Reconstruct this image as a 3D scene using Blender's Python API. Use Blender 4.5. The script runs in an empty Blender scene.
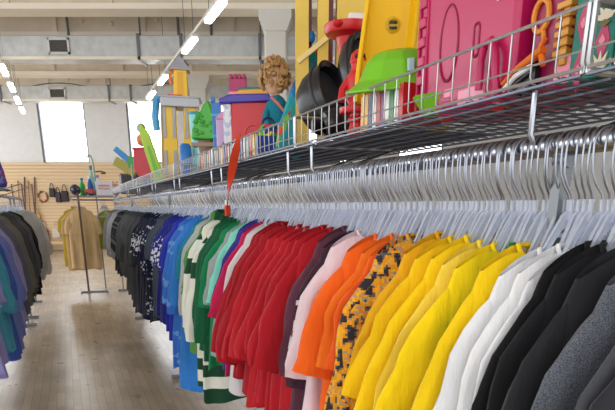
import bpy, math, random
from mathutils import Vector, Matrix, noise
C = bpy.context.scene.collection
rnd = random.Random(7)
PI = math.pi
YAW = 0.364087            # the clothes racks run 20.9 degrees off the building's axis
cy_, sy_ = math.cos(YAW), math.sin(YAW)
def W(X, Y, Z=0.0):       # rack frame (X across the aisle, Y along it) to world
    return Vector((X*cy_ - Y*sy_, X*sy_ + Y*cy_, Z))

# ------------------------------------------------------------------ materials
def lin(c):
    return tuple(((x/255)/12.92 if x/255 <= .04045 else ((x/255+.055)/1.055)**2.4) for x in c) + (1,)
MATS = {}
def newmat(name):
    m = bpy.data.materials.new(name); m.use_nodes = True
    nt = m.node_tree; b = nt.nodes['Principled BSDF']
    return m, nt, b
def plain(name, col, rough=.5, metal=0, spec=.5, bump=0, bscale=40, coat=0, var=0):
    if name in MATS: return MATS[name]
    m, nt, b = newmat(name)
    b.inputs['Base Color'].default_value = lin(col)
    b.inputs['Roughness'].default_value = rough; b.inputs['Metallic'].default_value = metal
    b.inputs['Specular IOR Level'].default_value = spec; b.inputs['Coat Weight'].default_value = coat
    tc = nt.nodes.new('ShaderNodeTexCoord')
    if bump or var:
        n = nt.nodes.new('ShaderNodeTexNoise'); n.inputs['Scale'].default_value = bscale; n.inputs['Detail'].default_value = 4
        nt.links.new(tc.outputs['Object'], n.inputs['Vector'])
    if bump:
        bp = nt.nodes.new('ShaderNodeBump'); bp.inputs['Strength'].default_value = bump; bp.inputs['Distance'].default_value = .01
        nt.links.new(n.outputs['Fac'], bp.inputs['Height']); nt.links.new(bp.outputs['Normal'], b.inputs['Normal'])
    if var:
        r = nt.nodes.new('ShaderNodeValToRGB'); c = lin(col)
        r.color_ramp.elements[0].position = .3; r.color_ramp.elements[1].position = .7
        r.color_ramp.elements[0].color = tuple(x*(1-var) for x in c[:3])+(1,)
        r.color_ramp.elements[1].color = tuple(min(1, x*(1+var)) for x in c[:3])+(1,)
        nt.links.new(n.outputs['Fac'], r.inputs['Fac']); nt.links.new(r.outputs['Color'], b.inputs['Base Color'])
    MATS[name] = m; return m
def plastic(col, rough=.35):
    return plain('plastic_%d_%d_%d' % col, col, rough, 0, .5, .03, 30)
def emis(name, col, s):
    m, nt, b = newmat(name)
    b.inputs['Base Color'].default_value = lin(col); b.inputs['Emission Color'].default_value = lin(col)
    b.inputs['Emission Strength'].default_value = s
    return m
def ramp(nt, src, stops, const=True):
    r = nt.nodes.new('ShaderNodeValToRGB')
    if const: r.color_ramp.interpolation = 'CONSTANT'
    e = r.color_ramp.elements
    while len(e) > 1: e.remove(e[-1])
    e[0].position = stops[0][0]; e[0].color = lin(stops[0][1])
    for p, c in stops[1:]:
        x = e.new(p); x.color = lin(c)
    nt.links.new(src, r.inputs['Fac']); return r
def fabric(col, pat=None, col2=None, rough=.85):
    key = 'fabric_%d_%d_%d_%s_%s' % (col + (pat, col2))
    if key in MATS: return MATS[key]
    m, nt, b = newmat('fabric_%s_%d_%d_%d' % ((pat or 'plain',) + col))
    b.inputs['Roughness'].default_value = rough; b.inputs['Specular IOR Level'].default_value = .25
    b.inputs['Sheen Weight'].default_value = .12
    L = nt.links.new
    tc = nt.nodes.new('ShaderNodeTexCoord'); oc = tc.outputs['Object']
    n = nt.nodes.new('ShaderNodeTexNoise'); n.inputs['Scale'].default_value = 9; n.inputs['Detail'].default_value = 5
    mp = nt.nodes.new('ShaderNodeMapping'); mp.inputs['Scale'].default_value = (1.3, 1.3, .35)
    L(oc, mp.inputs['Vector']); L(mp.outputs['Vector'], n.inputs['Vector'])
    w = nt.nodes.new('ShaderNodeTexNoise'); w.inputs['Scale'].default_value = 420; w.inputs['Detail'].default_value = 1
    L(oc, w.inputs['Vector'])
    b1 = nt.nodes.new('ShaderNodeBump'); b1.inputs['Strength'].default_value = .55; b1.inputs['Distance'].default_value = .035
    L(n.outputs['Fac'], b1.inputs['Height'])
    b2 = nt.nodes.new('ShaderNodeBump'); b2.inputs['Strength'].default_value = .25; b2.inputs['Distance'].default_value = .001
    L(w.outputs['Fac'], b2.inputs['Height']); L(b1.outputs['Normal'], b2.inputs['Normal']); L(b2.outputs['Normal'], b.inputs['Normal'])
    c2 = col2 or (240, 240, 240)
    def snap(step):
        s = nt.nodes.new('ShaderNodeVectorMath'); s.operation = 'SNAP'; s.inputs[1].default_value = (step, step*3, step)
        L(oc, s.inputs[0]); return s.outputs[0]
    def noi(vec, sc, det=0):
        q = nt.nodes.new('ShaderNodeTexNoise'); q.inputs['Scale'].default_value = sc; q.inputs['Detail'].default_value = det
        L(vec, q.inputs['Vector']); return q.outputs['Fac']
    out = None
    if pat == 'digital':
        f = noi(snap(.0055), 34, 1.5)
        out = ramp(nt, f, [(0, (48, 44, 52)), (.40, (95, 90, 88)), (.43, (222, 150, 28)), (.50, (238, 168, 36)), (.555, (168, 154, 124)), (.615, (230, 130, 28)), (.66, (54, 50, 56))]).outputs['Color']
    elif pat == 'heather':
        q = noi(oc, 520, 2)
        out = ramp(nt, q, [(.35, col), (.62, c2)], False).outputs['Color']
    elif pat == 'print':
        q = noi(oc, 16, 1)
        out = ramp(nt, q, [(0, col), (.6, c2)]).outputs['Color']
    elif pat == 'floral':
        v = nt.nodes.new('ShaderNodeTexVoronoi'); v.inputs['Scale'].default_value = 26; L(oc, v.inputs['Vector'])
        out = ramp(nt, v.outputs['Distance'], [(0, c2), (.28, col)]).outputs['Color']
    elif pat in ('hbands', 'stripes', 'lowband', 'chest'):
        sx = nt.nodes.new('ShaderNodeSeparateXYZ'); L(oc, sx.inputs[0])
        mr = nt.nodes.new('ShaderNodeMapRange'); mr.inputs['From Min'].default_value = -1.2; mr.inputs['From Max'].default_value = 0
        L(sx.outputs['Z'], mr.inputs['Value']); z = mr.outputs['Result']
        k = lambda zz: (zz+1.2)/1.2
        if pat == 'stripes':
            wv = nt.nodes.new('ShaderNodeMath'); wv.operation = 'FRACT'; ml = nt.nodes.new('ShaderNodeMath'); ml.operation = 'MULTIPLY'
            ml.inputs[1].default_value = 22; L(sx.outputs['Z'], ml.inputs[0]); L(ml.outputs[0], wv.inputs[0])
            out = ramp(nt, wv.outputs[0], [(0, col), (.62, c2)]).outputs['Color']
        elif pat == 'lowband':
            out = ramp(nt, z, [(0, c2), (k(-.93), col), (k(-.86), c2), (k(-.79), col)]).outputs['Color']
        elif pat == 'hbands':
            out = ramp(nt, z, [(0, col), (k(-.30), c2), (k(-.22), col), (k(-.17), (225, 228, 220)), (k(-.12), c2)]).outputs['Color']
        else:
            q = noi(oc, 38, 0)
            a = ramp(nt, q, [(0, col), (.56, c2)]).outputs['Color']
            msk = ramp(nt, z, [(0, (0, 0, 0)), (k(-.42), (255, 255, 255)), (k(-.16), (0, 0, 0))]).outputs['Color']
            mx = nt.nodes.new('ShaderNodeMix'); mx.data_type = 'RGBA'; L(msk, mx.inputs[0])
            mx.inputs[6].default_value = lin(col); L(a, mx.inputs[7]); out = mx.outputs[2]
    if out is None:
        q = noi(oc, 5, 3); c = lin(col)
        r = nt.nodes.new('ShaderNodeValToRGB'); r.color_ramp.elements[0].position = .3; r.color_ramp.elements[1].position = .7
        r.color_ramp.elements[0].color = tuple(x*.9 for x in c[:3])+(1,); r.color_ramp.elements[1].color = tuple(min(1, x*1.08) for x in c[:3])+(1,)
        L(q, r.inputs['Fac']); out = r.outputs['Color']
    L(out, b.inputs['Base Color'])
    MATS[key] = m; return m

CHROME = plain('chrome', (172, 175, 182), .24, 1)
HOOKM = plain('hook_wire', (150, 153, 162), .28, 1)
WIRE = plain('zinc_wire', (196, 198, 200), .32, .85)
STEEL = plain('painted_steel', (120, 124, 128), .4, .6)
DARKST = plain('dark_steel', (52, 52, 55), .45, .5)
GALV = plain('galvanised_sheet', (205, 208, 208), .42, .35, .5, .08, 6, var=.12)
WHITE = plain('white_paint', (226, 224, 218), .7, 0, .3, .05, 8)
WALLM = plain('white_wall', (236, 236, 236), .85, 0, .2, .05, 5, var=.03)
CEILM = plain('ceiling_board', (228, 220, 206), .9, 0, .2, .1, 3, var=.08)
BEAMM = plain('beam_paint', (226, 214, 196), .8, 0, .2, .06, 4, var=.06)
FLANGE = plain('beam_flange_paint', (246, 238, 222), .75, 0, .2)
WOODP = plain('pale_wood', (222, 190, 145), .6, 0, .3)
def clear_plastic():
    m, nt, b = newmat('clear_plastic')
    b.inputs['Base Color'].default_value = lin((222, 228, 238)); b.inputs['Roughness'].default_value = .1
    b.inputs['Specular IOR Level'].default_value = .8
    t = nt.nodes.new('ShaderNodeBsdfTransparent'); t.inputs['Color'].default_value = (.93, .95, 1, 1)
    mx = nt.nodes.new('ShaderNodeMixShader'); mx.inputs[0].default_value = .42
    nt.links.new(t.outputs[0], mx.inputs[1]); nt.links.new(b.outputs[0], mx.inputs[2])
    nt.links.new(mx.outputs[0], nt.nodes['Material Output'].inputs['Surface'])
    return m
CLEAR = clear_plastic()

# ------------------------------------------------------------------ mesh builder
class MB:
    def __init__(s): s.v = []; s.f = []; s.mi = []; s.mat = 0
    def add(s, vs, fs):
        o = len(s.v); s.v += [tuple(v) for v in vs]
        for f in fs: s.f.append([o+i for i in f]); s.mi.append(s.mat)
        return s
    def box(s, c, d, M=None):
        x, y, z = d[0]/2, d[1]/2, d[2]/2
        vs = [Vector((a*x, b*y, e*z)) for a in (-1, 1) for b in (-1, 1) for e in (-1, 1)]
        if M is not None: vs = [M @ v for v in vs]
        vs = [v + Vector(c) for v in vs]
        return s.add(vs, [(0, 1, 3, 2), (4, 6, 7, 5), (0, 4, 5, 1), (2, 3, 7, 6), (0, 2, 6, 4), (1, 5, 7, 3)])
    def bb(s, x0, x1, y0, y1, z0, z1):
        return s.box(((x0+x1)/2, (y0+y1)/2, (z0+z1)/2), (abs(x1-x0), abs(y1-y0), abs(z1-z0)))
    def tube(s, pts, r, n=8, closed=False, cap=True, rs=None, sy=1.0):
        pts = [Vector(p) for p in pts]; N = len(pts); rings = []; up = None
        for i, p in enumerate(pts):
            if closed: t = pts[(i+1) % N]-pts[i-1]
            else: t = pts[min(i+1, N-1)]-pts[max(i-1, 0)]
            t.normalize()
            if up is None:
                up = Vector((0, 0, 1)) if abs(t.z) < .9 else Vector((0, 1, 0))
            a = t.cross(up); a.normalize(); up = a.cross(t); up.normalize()
            rr = rs[i] if rs else r
            rings.append([p + a*math.cos(2*PI*k/n)*rr + up*math.sin(2*PI*k/n)*rr*sy for k in range(n)])
        vs = [v for g in rings for v in g]; fs = []
        for i in range(N if closed else N-1):
            j = (i+1) % N
            for k in range(n):
                fs.append((i*n+k, i*n+(k+1) % n, j*n+(k+1) % n, j*n+k))
        if cap and not closed: fs += [tuple(range(n))[::-1], tuple((N-1)*n+k for k in range(n))]
        return s.add(vs, fs)
    def lathe(s, prof, c=(0, 0, 0), n=28, M=None, cap=True, warp=None):
        vs = []; fs = []
        for r, z in prof:
            for k in range(n):
                a = 2*PI*k/n; q = warp(a, z) if warp else 1
                v = Vector((r*q*math.cos(a), r*q*math.sin(a), z))
                if M is not None: v = M @ v
                vs.append(v+Vector(c))
        for i in range(len(prof)-1):
            for k in range(n): fs.append((i*n+k, i*n+(k+1) % n, (i+1)*n+(k+1) % n, (i+1)*n+k))
        if cap: fs += [tuple(range(n))[::-1], tuple((len(prof)-1)*n+k for k in range(n))]
        return s.add(vs, fs)
    def ball(s, c, r, n=16, M=None):
        if not hasattr(r, '__len__'): r = (r, r, r)
        prof = [(max(.001, math.sin(PI*i/(n//2))), -math.cos(PI*i/(n//2))) for i in range(n//2+1)]
        S = Matrix.Diagonal(Vector(r)); 
        return s.lathe(prof, c, n, (M @ S) if M is not None else S)
    def prism(s, pts, y0, y1, c=(0, 0, 0), M=None):     # outline in x,z extruded along y
        n = len(pts); vs = [Vector((x, y, z)) for y in (y0, y1) for x, z in pts]
        if M is not None: vs = [M @ v for v in vs]
        vs = [v+Vector(c) for v in vs]
        return s.add(vs, [tuple(range(n)), tuple(range(2*n-1, n-1, -1))] + [(i, i+n, (i+1) % n+n, (i+1) % n) for i in range(n)])
    def mesh(s, name, mats, smooth=True, ang=35):
        me = bpy.data.meshes.new(name); me.from_pydata(s.v, [], s.f); me.validate()
        for m in (mats if isinstance(mats, (list, tuple)) else [mats]): me.materials.append(m)
        if len(me.polygons) == len(s.mi): me.polygons.foreach_set('material_index', s.mi)
        import bmesh
        bm = bmesh.new(); bm.from_mesh(me); bmesh.ops.recalc_face_normals(bm, faces=bm.faces); bm.to_mesh(me); bm.free()
        if smooth:
            me.polygons.foreach_set('use_smooth', [True]*len(me.polygons)); me.set_sharp_from_angle(angle=math.radians(ang))
        me.update(); return me
    def obj(s, name, mats, parent=None, loc=(0, 0, 0), rot=(0, 0, 0), bevel=0, smooth=True, ang=35):
        o = bpy.data.objects.new(name, s.mesh(name, mats, smooth, ang)); C.objects.link(o)
        o.location = loc; o.rotation_euler = rot
        if parent: o.parent = parent
        if bevel:
            b = o.modifiers.new('bevel', 'BEVEL'); b.width = bevel; b.segments = 2; b.limit_method = 'ANGLE'
        return o
def RX(a): return Matrix.Rotation(a, 3, 'X')
def RY(a): return Matrix.Rotation(a, 3, 'Y')
def RZ(a): return Matrix.Rotation(a, 3, 'Z')
def tag(o, label, cat, group=None, kind=None):
    if label: o['label'] = label
    if cat: o['category'] = cat
    if group: o['group'] = group
    if kind: o['kind'] = kind
    return o
def thing(name, label, cat, loc, rz=0, group=None, rx=0, ry=0):
    o = bpy.data.objects.new(name, None); o.empty_display_size = .1; C.objects.link(o)
    o.location = loc; o.rotation_euler = (rx, ry, rz)
    return tag(o, label, cat, group)
def structure(name, mb, m, **k):
    o = mb.obj(name, m, **k); o['kind'] = 'structure'; return o
kids = {}
def copy_tree(root, children, loc, rot):
    r = root.copy(); C.objects.link(r); r.location = loc; r.rotation_euler = rot
    for ch in children:
        c = ch.copy(); C.objects.link(c); c.parent = r
    return r

# ------------------------------------------------------------------ the building
def floor_mat():
    m, nt, b = newmat('wood_block_floor'); L = nt.links.new
    tc = nt.nodes.new('ShaderNodeTexCoord'); mp = nt.nodes.new('ShaderNodeMapping'); mp.inputs['Rotation'].default_value = (0, 0, -YAW-PI/2)
    L(tc.outputs['Object'], mp.inputs['Vector'])
    br = nt.nodes.new('ShaderNodeTexBrick'); L(mp.outputs['Vector'], br.inputs['Vector'])
    br.inputs['Scale'].default_value = 1; br.inputs['Brick Width'].default_value = .42; br.inputs['Row Height'].default_value = .065
    br.inputs['Mortar Size'].default_value = .0022; br.inputs['Color1'].default_value = lin((208, 192, 170)); br.inputs['Color2'].default_value = lin((180, 163, 142))
    br.inputs['Mortar'].default_value = lin((152, 138, 122)); br.inputs['Bias'].default_value = -.1
    n = nt.nodes.new('ShaderNodeTexNoise'); n.inputs['Scale'].default_value = 1.2; n.inputs['Detail'].default_value = 6; L(tc.outputs['Object'], n.inputs['Vector'])
    r = ramp(nt, n.outputs['Fac'], [(.3, (200, 196, 192)), (.7, (255, 252, 248))], False)
    mx = nt.nodes.new('ShaderNodeMix'); mx.data_type = 'RGBA'; mx.blend_type = 'MULTIPLY'; mx.inputs[0].default_value = 1
    L(br.outputs['Color'], mx.inputs[6]); L(r.outputs['Color'], mx.inputs[7]); L(mx.outputs[2], b.inputs['Base Color'])
    n2 = nt.nodes.new('ShaderNodeTexNoise'); n2.inputs['Scale'].default_value = 5; n2.inputs['Detail'].default_value = 5; L(tc.outputs['Object'], n2.inputs['Vector'])
    mr = nt.nodes.new('ShaderNodeMapRange'); mr.inputs['To Min'].default_value = .2; mr.inputs['To Max'].default_value = .42
    L(n2.outputs['Fac'], mr.inputs['Value']); L(mr.outputs['Result'], b.inputs['Roughness'])
    bp = nt.nodes.new('ShaderNodeBump'); bp.inputs['Strength'].default_value = .3; bp.inputs['Distance'].default_value = .004
    L(br.outputs['Fac'], bp.inputs['Height']); bp.invert = True; L(bp.outputs['Normal'], b.inputs['Normal'])
    b.inputs['Specular IOR Level'].default_value = .8; b.inputs['Coat Weight'].default_value = .35; b.inputs['Coat Roughness'].default_value = .22
    return m
structure('floor', MB().bb(-16, 16, -9, 23.2, -.12, 0), floor_mat(), smooth=False)
structure('ceiling', MB().bb(-14, 12, -7, 23.4, 5.75, 5.95), CEILM, smooth=False)
# rear wall with tall windows
WZ0, WZ1 = 2.98, 5.3
wins = [(-9.38, -7.73), (-6.29, -4.85), (-3.1, -1.7), (0.0, 1.6), (3.2, 4.8), (-12.6, -11.0)]
mb = MB(); mb.bb(-14, 12, 23, 23.35, 0, WZ0); mb.bb(-14, 12, 23, 23.35, WZ1, 5.75)
xs = sorted(wins); e = -14
for a, b_ in xs: mb.bb(e, a, 23, 23.35, WZ0, WZ1); e = b_
mb.bb(e, 12, 23, 23.35, WZ0, WZ1)
structure('wall_rear', mb, WALLM, smooth=False)
GLASS = None
def glassmat():
    m, nt, b = newmat('window_glass')
    t = nt.nodes.new('ShaderNodeBsdfTransparent'); g = nt.nodes.new('ShaderNodeBsdfGlossy'); g.inputs['Roughness'].default_value = .05
    mx = nt.nodes.new('ShaderNodeMixShader'); mx.inputs[0].default_value = .06
    nt.links.new(t.outputs[0], mx.inputs[1]); nt.links.new(g.outputs[0], mx.inputs[2]); nt.links.new(mx.outputs[0], nt.nodes['Material Output'].inputs['Surface'])
    return m
GLASS = glassmat()
for i, (a, b_) in enumerate(wins):
    w = bpy.data.objects.new('window_%d' % (i+1), None); C.objects.link(w); w.location = ((a+b_)/2, 23.1, WZ0); w['kind'] = 'structure'
    hw = (b_-a)/2; h = WZ1-WZ0; f = MB()
    f.bb(-hw, -hw+.06, -.04, .04, 0, h); f.bb(hw-.06, hw, -.04, .04, 0, h); f.bb(-hw, hw, -.04, .04, 0, .06); f.bb(-hw, hw, -.04, .04, h-.06, h)
    f.obj('window_frame', STEEL, w, smooth=False)
    MB().bb(-hw+.06, hw-.06, -.004, .004, .06, h-.06).obj('window_pane', GLASS, w, smooth=False)
    MB().bb(-hw-.05, hw+.05, -.22, -.05, -.05, 0).obj('window_sill', WHITE, w, smooth=False)
structure('wall_right_added', MB().bb(9, 9.3, -2, 23, 0, 5.75), WALLM, smooth=False)  # added wall, darkens the background and cuts light from the right
# beams
def beam(D, z0, z1, n):
    o = MB().bb(-14, 8.95, D-.15, D+.15, z0+.09, z1).obj('trim_%d' % n, BEAMM, smooth=False); o['kind'] = 'structure'
    MB().bb(-14, 8.95, D-.25, D+.25, z0, z0+.09).obj('beam_flange', FLANGE, o, smooth=False)
    p = MB()
    for k in range(14): p.bb(-12.2+k*1.9+D*.07, -12.1+k*1.9+D*.07, D-.20, D-.15, z0+.09, z1)
    p.obj('beam_stiffener', BEAMM, o, smooth=False)
    q = MB(); rr = random.Random(n)
    for k in range(30):
        q.lathe([(.05, 0), (.05, .03), (.02, .05)], (-12+k*.8+rr.uniform(-.2, .2), D-.15, z0+.25+rr.uniform(0, .25)), 10, RX(PI/2))
    q.obj('beam_bolt', BEAMM, o)
beam(13.05, 4.98, 5.75, 1); beam(14.95, 4.98, 5.75, 2); beam(18.9, 4.98, 5.75, 3); beam(22.6, 5.2, 5.75, 4)
# ducts
def duct(D, z0, z1, n, vents, joints, label):
    t = thing('air_duct', label, 'duct', (0, D, z0)); h = z1-z0
    MB().bb(-13.9, 8.9, -.2, .35, 0, h).obj('duct_body', GALV, t, bevel=.01, smooth=False)
    for x in joints: MB().bb(x-.03, x+.03, -.24, .39, -.03, h+.03).obj('duct_joint', STEEL, t, smooth=False)
    MB().bb(-13.9, 8.9, -.24, -.2, -.02, .035).obj('duct_rail', FLANGE, t, smooth=False)
    for a, b_, c0, c1 in vents:
        v = MB(); v.bb(a, b_, -.235, -.2, c0, c0+.04); v.bb(a, b_, -.235, -.2, c1-.04, c1); v.bb(a, a+.04, -.235, -.2, c0, c1); v.bb(b_-.04, b_, -.235, -.2, c0, c1)
        v.obj('vent_frame', WHITE, t, smooth=False)
        g = MB(); g.bb(a+.04, b_-.04, -.206, -.2, c0+.04, c1-.04)
        k = 6
        for q in range(k): g.box(((a+b_)/2, -.215, c0+.06+(c1-c0-.12)*q/(k-1)), (b_-a-.08, .02, .008), RX(.6))
        g.obj('vent_grille', plain('vent_grey', (92, 90, 88), .5), t, smooth=False)
    for x in joints[::2]: MB().bb(x-.015, x+.015, 0, .03, h, 5.75-z0).obj('hanger_rod', STEEL, t, smooth=False)
    return t
duct(14.6, 4.5, 4.93, 1, [(-5.45, -5.0, .08, .38)], [-9.5, -6.75, -3.55, -2.65, -1.0, 1.5, 4], 'long grey sheet metal air duct with dark grille, the one nearer the ceiling beams')
duct(20.3, 4.56, 4.95, 2, [(-7.75, -7.25, .04, .34)], [-11.5, -9.2, -5.95, -5.3, -3.6, -1.2, 2], 'long grey sheet metal air duct running just above the rear windows')
# arched braces near the rear wall
for n, x0 in enumerate((-9.6, -6.1)):
    pts = [(x0+3.2*i/16, 0, .28*math.sin(PI*i/16)) for i in range(17)]
    o = MB().tube(pts, .025, 6).obj('roof_brace', STEEL, loc=(0, 21.6, 5.0))
    tag(o, ['thin arched roof brace above the rear duct, left of the two', 'thin arched roof brace above the rear duct, right of the two'][n], 'brace')
# vertical conduits
for n, (x, D) in enumerate([(-5.1, 14.7), (-2.75, 14.7), (-2.05, 14.7)]):
    o = MB().tube([(0, 0, 0), (0, 0, .75)], .03, 8).obj('conduit', STEEL, loc=(x, D, 4.98)); 
    tag(o, 'grey conduit crossing the second ceiling beam, %s of three' % ['leftmost', 'middle', 'rightmost'][n], 'pipe')
# columns
def column(x, y, w, n):
    o = MB().bb(x-w/2, x+w/2, y-w/2, y+w/2, 0, 4.75).obj('trim_%d' % n, WHITE, smooth=False, bevel=.04); o['kind'] = 'structure'
    c = MB().prism([(-w*.5, -.12), (w*.5, -.12), (w*.72, .1), (w*.72, .23), (-w*.72, .23), (-w*.72, .1)], -w*.6, w*.6, (x, y, 4.75)).obj('column_capital', WHITE, o, smooth=False)
column(-.6, 13.05, .42, 5); column(-3.05, 18.9, .45, 6)

# fluorescent lights in two rows parallel to the aisle
TUBEM = emis('fluorescent_diffuser', (255, 252, 245), 14)
def light_row(X, Ys, desc, z=4.2):
    for i, Y in enumerate(Ys):
        t = thing('ceiling_light', '%s, %s from the camera' % (desc, ORD[i]), 'ceiling light', W(X, Y, z), YAW)
        MB().bb(-.06, .06, -.55, .55, .03, .08).obj('light_housing', WHITE, t, smooth=False, bevel=.01)
        MB().bb(-.055, .055, -.5, .5, -.02, .03).obj('diffuser', TUBEM, t, smooth=False, bevel=.015)
        for y in (-.4, .4): MB().tube([(0, y, .08), (0, y, 1.55)], .006, 5).obj('hanging_wire', STEEL, t)
    if len(Ys) > 1:
        b = MB().bb(-.02, .02, Ys[0]-1, Ys[-1]+1, z+.08, z+.13).obj('light_rail', WHITE, loc=W(X, 0, 0), rot=(0, 0, YAW), smooth=False)
        tag(b, 'thin white rail carrying the %s' % desc.split(' in ')[1].replace('the ', ''), 'light rail')
ORD = ['nearest', 'second', 'third', 'fourth', 'fifth', 'sixth', 'seventh', 'eighth', 'ninth', 'tenth', 'eleventh', 'twelfth', 'thirteenth', 'fourteenth', 'fifteenth', 'sixteenth', 'seventeenth', 'eighteenth', 'nineteenth', 'twentieth', 'twenty-first', 'twenty-second', 'twenty-third', 'twenty-fourth', 'twenty-fifth']
light_row(2.34, [9.9, 11.95, 15.2, 17.3], 'slim fluorescent tube light in the right-hand row')
light_row(-.88, [15.35, 17.35, 19.35, 21.2], 'slim fluorescent tube light in the left-hand row')

# slatted display wall under the windows
def slat_mat():
    m, nt, b = newmat('slatwall_board'); L = nt.links.new
    tc = nt.nodes.new('ShaderNodeTexCoord'); sx = nt.nodes.new('ShaderNodeSeparateXYZ'); L(tc.outputs['Object'], sx.inputs[0])
    a = nt.nodes.new('ShaderNodeMath'); a.operation = 'MULTIPLY'; a.inputs[1].default_value = 9; L(sx.outputs['Z'], a.inputs[0])
    fr = nt.nodes.new('ShaderNodeMath'); fr.operation = 'FRACT'; L(a.outputs[0], fr.inputs[0])
    r = ramp(nt, fr.outputs[0], [(0, (196, 162, 118)), (.12, (232, 204, 164))]); L(r.outputs['Color'], b.inputs['Base Color'])
    b.inputs['Roughness'].default_value = .6
    return m
mb = MB()
for k in range(27): mb.bb(-11.9, -5.6, 22.86, 22.9, .18+k*.105, .18+k*.105+.093)
mb.bb(-11.9, -5.6, 22.9, 22.98, 0.02, 3.0)
tag(mb.obj('slatwall_panel', slat_mat(), smooth=False), 'pale wooden slatted display wall under the rear windows', 'display wall')

# ------------------------------------------------------------------ garments
def smooth01(a, b, x):
    t = max(0, min(1, (x-a)/(b-a))); return t*t*(3-2*t)
def torso_mesh(L, hw, hd, flare, seed, mat, neck=.07):
    r = random.Random(seed); p1, p2, p3 = r.uniform(0, 6), r.uniform(0, 6), r.uniform(0, 6)
    k1, k2 = r.uniform(9, 13), r.uniform(17, 24); sway = r.uniform(-.03, .03)
    NR = 26; NA = 44; vs = []; fs = []
    def sh(x):
        x = abs(x)/hw*.19; return -(2.1*max(0, x-.03)**1.7+max(0, x-.15)*.9)
    for i in range(NR+1):
        t = i/NR; t = t**1.25
        w = hw*(1-.27*math.exp(-t*11))+flare*t**1.3
        zz = -L*t
        dd = hd*(.55+.45*smooth01(0, .10, t))
        for k in range(NA):
            a = 2*PI*k/NA; ca, sa = math.cos(a), math.sin(a)
            x = w*(abs(ca)**.85)*(1 if ca > 0 else -1)
            y = dd*(abs(sa)**.7)*(1 if sa > 0 else -1)
            top = sh(x); z = top*(1-t)**2.2*1.0+zz*(1 if t > .02 else 1)+top*(1-(1-t)**2.2)*.35*(1-t)
            if t < .1 and sa < 0: z -= .035*math.exp(-(x/neck)**2*1.6)*(1-t*10)
            f = smooth01(.08, .7, t)
            amp = min(.5*hd, .014)+.009
            y += amp*f*(math.sin(k1*x/hw*.6+p1+2*t)*.7+.5*math.sin(k2*x/hw*.5+p2-3*t))*(1 if sa > 0 else .8)
            y += sway*t*math.sin(5*x+p3)
            n = noise.noise(Vector((x*9+seed, y*9, z*4)))
            x += n*.012*f; y += n*.012*f
            z += .012*math.sin(a*3+p3)*t**3
            vs.append((x, y, z))
    for i in range(NR):
        for k in range(NA): fs.append((i*NA+k, i*NA+(k+1) % NA, (i+1)*NA+(k+1) % NA, (i+1)*NA+k))
    # turned-in hem
    o = len(vs)
    for k in range(NA):
        x, y, z = vs[NR*NA+k]; vs.append((x*.97, y*.75, z+.05))
    for k in range(NA): fs.append((NR*NA+k, NR*NA+(k+1) % NA, o+(k+1) % NA, o+k))
    m = MB(); m.add(vs, fs); return m.mesh('torso', mat, True, 70)
def sleeve_mesh(side, L, hd, splay, seed, mat, wide, hw):
    r = random.Random(seed+side*77); ph = r.uniform(0, 6); ph2 = r.uniform(0, 6)
    s = hw/.19
    path = [(.072*s, -.098), (.126*s, -.150), (.172*s, -.208)]
    x, z = path[-1]; tot = .15; ang = math.atan2(splay, 1)
    while tot < L:
        st = min(.09, L-tot+.001); x += st*math.sin(ang); z -= st*math.cos(ang); path.append((x, z)); tot += st; ang *= .95 if tot < .4 else .85
    # trim for short sleeves
    P = []; acc = 0; P.append(path[0])
    for i in range(1, len(path)):
        d = math.dist(path[i], path[i-1])
        if acc+d > L: q = (L-acc)/d; P.append((path[i-1][0]+(path[i][0]-path[i-1][0])*q, path[i-1][1]+(path[i][1]-path[i-1][1])*q)); break
        P.append(path[i]); acc += d
    # resample
    M = max(9, int(L/.035)); pts = []; seg = [0]
    for i in range(1, len(P)): seg.append(seg[-1]+math.dist(P[i], P[i-1]))
    for i in range(M+1):
        q = seg[-1]*i/M; j = 1
        while j < len(seg)-1 and seg[j] < q: j += 1
        u = (q-seg[j-1])/max(1e-6, seg[j]-seg[j-1]); pts.append((P[j-1][0]+(P[j][0]-P[j-1][0])*u, P[j-1][1]+(P[j][1]-P[j-1][1])*u))
    n = 20; vs = []; fs = []; rs = []
    long = L > .4
    for i, (px, pz) in enumerate(pts):
        t = i/M; a, b = pts[max(0, i-1)], pts[min(M, i+1)]
        tx, tz = b[0]-a[0], b[1]-a[1]; l = math.hypot(tx, tz); tx /= l; tz /= l
        nx, nz = -tz, tx                     # in-plane normal
        if long: rx = .068*(1-t)+.045*t+wide*t; rx *= (1-.25*smooth01(.9, .97, t))
        else: rx = .064*(1-t)+(.064+wide)*t
        ry = hd*(.75+.15*math.sin(t*9+ph))
        rx *= 1+.05*math.sin(t*11+ph2)*t
        rs.append((rx, ry)); nn = noise.noise(Vector((seed*3.1+side, t*5, 0)))*.012*smooth01(.15, .5, t); px += nn
        for k in range(n):
            q = 2*PI*k/n; c, d = math.cos(q), math.sin(q)
            wob = 1+.06*math.sin(3*q+ph+t*8)*smooth01(.1, .6, t)
            rg = noise.noise(Vector((c*2.2+seed, d*2.2, t*3)))*.012*smooth01(.1, .4, t); ox, oy = c*(rx*wob+rg), d*(ry*wob+rg)
            vs.append((side*(px+nx*ox), oy+.010*math.sin(t*7+ph)*t, pz+nz*ox))
    for i in range(M):
        for k in range(n): fs.append((i*n+k, i*n+(k+1) % n, (i+1)*n+(k+1) % n, (i+1)*n+k))
    o = len(vs); px, pz = pts[-3]
    for k in range(n):
        vx, vy, vz = vs[M*n+k]; bx, by, bz = vs[(M-1)*n+k]; cx, cz = side*pts[-1][0], pts[-1][1]
        vs.append((cx+(bx-cx)*.86, by*.82, cz+(bz-cz)*.86+.0))
    for k in range(n): fs.append((M*n+k, M*n+(k+1) % n, o+(k+1) % n, o+k))
    fs.append(tuple(range(n))[::-1])
    m = MB(); m.add(vs, fs); return m.mesh('sleeve', mat, True, 70)
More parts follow.
